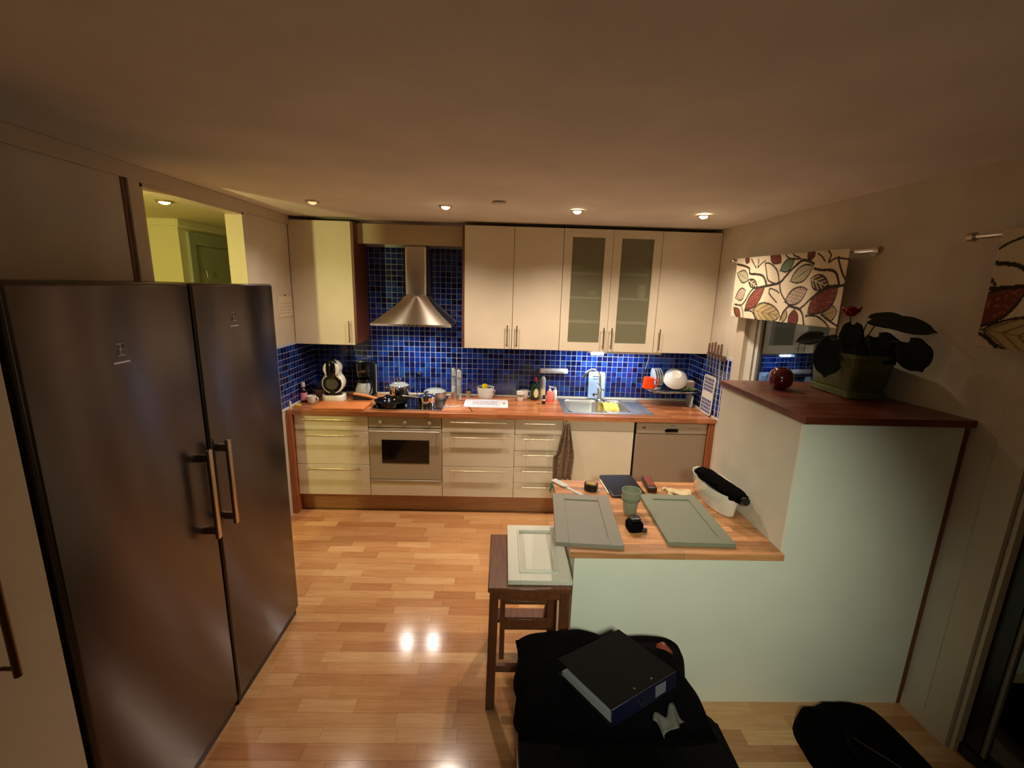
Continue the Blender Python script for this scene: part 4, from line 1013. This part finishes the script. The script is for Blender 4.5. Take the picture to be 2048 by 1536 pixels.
# bag on the floor
m = MB()
def bag(u, v):
    a_ = 2*math.pi*u; ph = v*math.pi/2
    r = (math.cos(ph))**.35 if v < 1 else 0
    cx_ = abs(math.cos(a_))**.6*math.copysign(1, math.cos(a_)); sy_ = abs(math.sin(a_))**.6*math.copysign(1, math.sin(a_))
    nn = 1+.10*noise.noise(Vector((cx_*2, sy_*2, v*2)))
    return Vector((.215*cx_*r*nn+.0*v, .30*sy_*r*nn, .13*math.sin(ph)**.8*nn))
m.sheet(bag, 40, 14); bmesh.ops.remove_doubles(m.bm, verts=m.bm.verts, dist=.0005)
t = thing('black_bag', 'black bag lying on the floor at the right end of the peninsula', 'bag', (3.235, -2.13, .001), 6)
m.build('bag_body', 'black_fabric', t)
m = MB(); m.tube([(-.10, .20, .112), (-.04, .05, .135), (.04, -.08, .137), (.09, -.22, .11)], .0022, 6, sub=4); m.build('zip', 'bronze', t)
m = MB(); m.tube([(-.05, .12, .12), (-.12, .02, .15), (-.09, -.12, .12)], .010, 8, sub=4); m.build('carry_handle', 'black_leather', t)

# ------------------------------------------------------------------ plant and red glass on the bar top
BZ = 1.4325
t = thing('potted_anthurium', 'red-flowering plant in a square green pot on the high bar top', 'plant', (3.455, -1.31, BZ), 0)
t.name = 'potted_plant'
def sq(w, z, r=.03): return [Vector((p[0], p[1], z)) for p in rrect(w, w*1.62, r, 5)]
MB().loft([sq(.175, 0), sq(.19, .004), sq(.195, .032), sq(.187, .034), sq(.17, .012)]).build('saucer', 'pot_green', t)
MB().loft([sq(.168, .014), sq(.174, .02), sq(.205, .195), sq(.212, .197), sq(.212, .215), sq(.20, .215), sq(.19, .185)], True, True).build('pot', 'pot_green', t)
MB().loft([sq(.188, .186), sq(.16, .196)], False, True).build('soil', 'soil', t)
def leaf(L, W_, droop, curl=.25, n=12, k=8):
    m = MB()
    def f(u, v):
        s = u; wd = W_*(math.sin(math.pi*min(1, s*.92+.08))**.7)*(1-.15*s) if s > .03 else W_*.25
        if s > .85: wd *= (1-s)/.15
        x = L*s; yy = (v-.5)*2*wd/2
        return Vector((x-(abs(v-.5)*2)**2*(.12*L)*(1 if s < .25 else 0), yy, -droop*L*s*s+curl*abs(yy)))
    m.sheet(f, n, k); return m
# stem tip, length, width, direction of the leaf tip, face normal hint
LV = [((-.13, -.02, .27), .19, .15, (-.12, -.12, -1), (-.5, -.8, .3)), ((-.15, .03, .285), .12, .09, (-1, .3, -.25), (-.4, -.6, .7)),
 ((.02, -.14, .375), .19, .115, (.75, -.62, -.12), (-.35, -.6, .75)), ((-.01, -.09, .38), .15, .12, (.6, -.5, .0), (-.4, -.5, .75)),
 ((.0, -.13, .30), .15, .14, (.45, -.45, -.85), (-.5, -.75, .35)), ((.05, -.24, .29), .15, .14, (.45, -.3, -.9), (-.55, -.8, .2)),
 ((-.05, -.03, .35), .13, .11, (-.1, -.2, -1), (-.5, -.8, .2)), ((-.02, .02, .30), .12, .10, (-.3, -.2, -.9), (-.5, -.7, .4)),
 ((-.05, .06, .27), .11, .09, (-.6, .4, -.4), (-.4, -.6, .7)), ((.0, -.05, .29), .12, .10, (.1, -.3, -.9), (-.6, -.7, .2)), ((-.06, -.06, .25), .10, .08, (-.3, -.3, -.7), (-.4, -.7, .5))]
for (p, L, W_, dv, nv_) in LV:
    q = leaf(L, W_, .10, .12).build('leaf', 'leaf', t, solid=.0015)
    ex = Vector(dv).normalized(); ez = Vector(nv_); ez = (ez-ex*ez.dot(ex)).normalized(); ey = ez.cross(ex)
    Mr = Matrix((ex, ey, ez)).transposed()
    q.location = p; q.rotation_euler = Mr.to_euler()
    s_ = MB(); s_.tube([(p[0]*.15, p[1]*.25, .192), (p[0]*.5, p[1]*.6, p[2]*.75+.06), p], .003, 6, sub=4); s_.build('stem', 'stem', t)
fq = MB()
for k in range(6):
    a_ = k*60; mm_ = leaf(.062, .06, -.3, .1, 8, 6)
    me = mm_.bm
    for v in me.verts: v.co = (Matrix.Translation((-.07, -.03, .395)) @ Matrix.Rotation(R(a_), 4, 'Z') @ Matrix.Rotation(R(-30), 4, 'Y')) @ v.co
    tmp = bpy.data.meshes.new('t'); me.to_mesh(tmp); me.free(); fq.bm.from_mesh(tmp)
fq.build('flower', 'red_petal', t, solid=.002)
MB().tube([(-.02, -.01, .192), (-.04, -.02, .30), (-.07, -.03, .395)], .003, 6, sub=4).build('flower_stem', 'stem', t)
t = thing('tealight_holder', 'round dark red glass candle holder on the high bar top', 'candle holder', (3.155, -1.24, BZ))
MB().lathe([(.025, 0), (.028, .002), (.052, .021), (.060, .052), (.055, .084), (.037, .104), (.025, .110), (.023, .108), (.035, .1), (.05, .082), (.055, .052), (.046, .024), (.016, .012)], n=32).build('holder', 'red_glass', t)
MB().lathe([(.018, .0135), (.018, .027), (.002, .0275)], n=18).build('candle', 'white_ceramic', t)

# ------------------------------------------------------------------ curtains
STEMS=[(0.0097, [(0.009, 0.902), (0.093, 0.866), (0.161, 0.819), (0.177, 0.738), (0.264, 0.72), (0.332, 0.691), (0.37, 0.614), (0.383, 0.552)]), (0.0103, [(0.241, 0.501), (0.323, 0.514), (0.415, 0.546), (0.485, 0.587), (0.522, 0.657), (0.574, 0.758), (0.621, 0.833), (0.666, 0.894), (0.722, 0.875), (0.772, 0.837)]), (0.0097, [(0.783, 0.772), (0.84, 0.746), (0.899, 0.741), (0.933, 0.698), (0.955, 0.608), (0.963, 0.568)]), (0.0076, [(0.241, 0.501), (0.205, 0.421), (0.163, 0.285), (0.104, 0.211), (0.026, 0.217)]), (0.0069, [(0.486, 0.575), (0.503, 0.456), (0.54, 0.363), (0.603, 0.262)]), (0.0103, [(0.604, 0.251), (0.652, 0.233), (0.705, 0.206), (0.748, 0.134), (0.783, -0.002)]), (0.0083, [(0.704, 0.217), (0.759, 0.289), (0.81, 0.38), (0.868, 0.477), (0.906, 0.529)]), (0.0103, [(0.885, 0.529), (0.941, 0.539), (1.013, 0.548)]), (0.0083, [(0.605, 0.239), (0.564, 0.164), (0.533, 0.028)]), (0.0062, [(0.722, 0.875), (0.734, 0.938), (0.757, 1.008)]), (0.0062, [(0.932, 0.896), (0.967, 0.881), (1.011, 0.865)]), (0.0083, [(0.933, 0.876), (0.957, 0.765), (0.985, 0.666), (1.013, 0.606)]), (0.0062, [(0.338, 0.89), (0.394, 0.871), (0.447, 0.781), (0.471, 0.671), (0.479, 0.575)]), (0.0062, [(0.339, 0.877), (0.367, 0.738), (0.392, 0.626), (0.442, 0.576)]), (0.0055, [(0.418, 0.503), (0.417, 0.429), (0.446, 0.357), (0.482, 0.286)]), (0.0055, [(0.418, 0.503), (0.466, 0.467), (0.491, 0.432)]), (0.0055, [(0.104, 0.211), (0.152, 0.093), (0.161, -0.001)]), (0.0069, [(0.177, 0.124), (0.257, 0.122), (0.307, 0.038), (0.328, -0.011)]), (0.0069, [(0.785, 0.124), (0.852, 0.14), (0.906, 0.077), (0.938, 0.011)]), (0.0076, [(0.889, 0.157), (0.943, 0.084), (0.997, 0.034)]), (0.0055, [(0.262, 0.835), (0.291, 0.883), (0.335, 0.927)]), (0.0055, [(0.173, 0.975), (0.207, 0.893), (0.238, 0.825)]), (0.0055, [(0.251, 0.964), (0.258, 0.887), (0.255, 0.823)]), (0.0062, [(0.505, 1.009), (0.523, 0.96), (0.566, 0.93), (0.651, 0.918)]), (0.0062, [(0.564, 1.033), (0.589, 0.972), (0.63, 0.943)]), (0.0055, [(0.789, 0.971), (0.826, 0.923), (0.852, 0.858)]), (0.0055, [(0.863, 0.988), (0.883, 0.934), (0.875, 0.845), (0.903, 0.881), (0.936, 0.906)])]
LEAVES= [((0.175, 0.151), (0.371, 0.515), 0.059, 'r'), ((0.477, 0.766), (0.595, 0.904), 0.041, 'g'), ((0.587, 0.608), (0.768, 0.806), 0.052, 's'), ((0.559, 0.305), (0.749, 0.485), 0.055, 'w'), ((0.799, 0.164), (0.958, 0.519), 0.066, 'r'), ((0.272, 0.15), (0.528, 0.087), 0.072, 'b'), ((0.168, 0.633), (0.282, 0.514), 0.031, 'k'), ((0.771, 0.635), (0.901, 0.529), 0.048, 'k'), ((0.018, 0.749), (0.168, 0.633), 0.048, 's'), ((0.026, 0.33), (0.147, 0.459), 0.048, 'w'), ((0.655, 0.199), (0.666, -0.085), 0.048, 'r2'), ((0.889, 0.157), (0.982, 0.222), 0.048, 'b'), ((0.021, 0.16), (0.116, -0.023), 0.031, 'r'), ((0.381, 1.019), (0.474, 0.885), 0.038, 'r2'), ((0.699, 1.008), (0.769, 0.932), 0.041, 'r2'), ((0.09, 1.001), (0.151, 0.926), 0.026, 'r2'), ((0.581, 0.202), (0.564, -0.002), 0.031, 'b')]
AS = .42
BG = (214, 198, 168); INK = (44, 34, 24)
def smooth_poly(P, sub=6):
    Q = []
    for i in range(len(P)-1):
        p0, p1, p2, p3 = P[max(i-1, 0)], P[i], P[i+1], P[min(i+2, len(P)-1)]
        for k in range(sub):
            t_ = k/sub
            Q.append(tuple(.5*((2*p1[d])+(-p0[d]+p2[d])*t_+(2*p0[d]-5*p1[d]+4*p2[d]-p3[d])*t_*t_+(-p0[d]+3*p1[d]-3*p2[d]+p3[d])*t_**3) for d in (0, 1)))
    Q.append(P[-1]); return Q
SEG = []
for w_, P in STEMS:
    Q = smooth_poly([(p[0], p[1]*AS) for p in P])
    for i in range(len(Q)-1): SEG.append((Q[i], Q[i+1], w_))
def leaf_col(u, v):
    for (p, q, w_, kind) in LEAVES:
        px, py, qx, qy = p[0], p[1]*AS, q[0], q[1]*AS
        dx, dy = qx-px, qy-py; L = math.hypot(dx, dy)
        s = ((u-px)*dx+(v-py)*dy)/L/L
        if s < -.06 or s > 1.06: continue
        d = ((u-px)*-dy+(v-py)*dx)/L
        hw = w_*.92*math.sin(math.pi*max(0, min(1, s)))**.75 if 0 < s < 1 else 0
        if abs(d) > hw+.003: continue
        if abs(d) > hw-.0068: return INK
        c = {'r': (112, 54, 38), 'r2': (112, 46, 34), 'g': (96, 112, 86), 's': (190, 180, 146), 'w': (150, 128, 112), 'b': (178, 158, 110), 'k': (70, 54, 40)}[kind]
        if kind in ('s',) and (abs(d)/hw*3.2) % 1 < .3: return (92, 96, 74)
        if kind == 'w' and (s*5+.35*math.sin(d*260)) % 1 < .42: return (196, 176, 150)
        if kind == 'b' and (abs(d) < .002 or (s*5-abs(d)*30) % 1 < .22): return (120, 96, 58)
        if kind == 'k' and (abs(d) < .003 or (s*4-abs(d)*40) % 1 < .3): return (200, 184, 154)
        if kind == 'r' and noise.noise(Vector((u*90, v*90, 0))) > .28: return (160, 88, 62)
        return c
    return None
def cloth_color(u, v):
    v *= AS
    c = leaf_col(u, v)
    for (p, q, w_) in SEG:
        if min(p[0], q[0])-w_ > u or max(p[0], q[0])+w_ < u or min(p[1], q[1])-w_ > v or max(p[1], q[1])+w_ < v: continue
        dx, dy = q[0]-p[0], q[1]-p[1]; L2 = dx*dx+dy*dy+1e-12
        s = max(0, min(1, ((u-p[0])*dx+(v-p[1])*dy)/L2))
        if math.hypot(u-p[0]-s*dx, v-p[1]-s*dy) < w_*.8: return INK
    return c or BG
mc = bpy.data.materials.new('printed_cloth'); mc.use_nodes = True
at_ = mc.node_tree.nodes.new('ShaderNodeAttribute'); at_.attribute_name = 'print'
mc.node_tree.links.new(at_.outputs['Color'], mc.node_tree.nodes['Principled BSDF'].inputs['Base Color']); mc.node_tree.nodes['Principled BSDF'].inputs['Roughness'].default_value = .9
MATS['printed_cloth'] = mc
def valance(name, label, cat, y0, y1, u0, u1, zt, zb, nu, nv, amp=.012, d=.075):
    """y0 far edge .. y1 near edge along the right wall"""
    t = thing(name, label, cat, (RX((y0+y1)/2)-d, (y0+y1)/2, zt)); lx, ly = t.location.x, t.location.y
    m = MB()
    def f(u, v):
        y = y0+(y1-y0)*u; w_ = amp*(math.sin(u*13+.5)+.5*math.sin(u*29))*(1-.6*v)
        return Vector((RX(y)-d-lx+w_, y-ly, (zb-zt)*(1-v)))
    m.sheet(f, nu, nv); o = m.build('cloth', 'printed_cloth', t, flip=False)
    ca = o.data.color_attributes.new('print', 'FLOAT_COLOR', 'POINT')
    i = 0
    for jv in range(nv+1):
        for iu in range(nu+1):
            c_ = cloth_color(u0+(u1-u0)*iu/nu, jv/nv); ca.data[i].color = rgb(c_); i += 1
    md = o.modifiers.new('thick', 'SOLIDIFY'); md.thickness = .002
    return t
valance('window_valance', 'leaf-patterned valance curtain in front of the window', 'curtain', -.185, -1.13, 0, 1, 2.165, 1.748, 300, 124, d=.1)
valance('door_valance', 'dark leaf-patterned valance hanging before the balcony door', 'curtain', -1.79, -3.2, .262, 1.66, 2.185, 1.74, 400, 110, d=.1)
def rod(label, y0, y1, z):
    t = thing('curtain_rod', label, 'curtain rod', (RX(y0)-.075, y0, z))
    L0 = Vector((0, 0, 0)); L1 = Vector((RX(y1)-RX(y0), y1-y0, 0)); dr_ = (L1-L0).normalized()
    MB().cyl(L0, L1, .011, n=14).build('rod', 'chrome', t)
    for P_, s in ((L0, -1), (L1, 1)): MB().tube([P_, P_+dr_*s*.008, P_+dr_*s*.03, P_+dr_*s*.036], lambda u: (.012, .019, .018, .006)[min(3, int(u*3.01))], 16).build('finial', 'brushed', t)
    for f_ in (.04, .93):
        p = L0.lerp(L1, f_); m = MB(); m.cyl(p, p+Vector((.073, 0, 0)), .008, n=10); m.tube([p+Vector((.066, 0, 0)), p+Vector((.074, 0, 0))], .026, 20); m.build('bracket', 'white_plastic', t)
rod('chrome curtain rod over the small window', -.12, -1.25, 2.148)
rod('curtain rod over the balcony door', -1.69, -3.3, 2.168)

# ------------------------------------------------------------------ ceiling fittings
def spot(x, y, z, label, lampm, r=.042):
    t = thing('ceiling_spotlight', label, 'ceiling light', (x, y, z))
    MB().lathe([(r, 0), (r, -.004), (r*.86, -.009), (r*.68, -.006), (r*.66, 0)], n=28, cap0=False, cap1=False).build('trim_ring', 'brushed', t)
    MB().lathe([(r*.64, -.001), (r*.6, -.012), (r*.3, -.02), (.002, -.021)], n=22, cap0=True).build('bulb', lampm, t)
spot(.44, -.45, ZC-.001, 'recessed ceiling spotlight nearest the left wall, nearly off', 'lamp_dim')
spot(1.29, -.435, ZC-.001, 'lit recessed ceiling spotlight right of the cooker hood', 'lamp_on')
spot(2.15, -.43, ZC-.001, 'brightest recessed ceiling spotlight, before the glass cabinet', 'lamp_on')
spot(3.0, -.40, ZC-.001, 'lit recessed ceiling spotlight nearest the window wall', 'lamp_on')
spot(-.49, -.46, ZC-.031, 'recessed ceiling spotlight in the hallway behind the opening', 'lamp_hall', .05)
t = thing('smoke_detector', 'small flat white disc on the ceiling between two spotlights', 'smoke detector', (1.64, -.62, ZC-.002))
MB().lathe([(.045, 0), (.045, -.008), (.03, -.014), (.002, -.015)], n=28).build('disc', 'ceiling_paint', t)
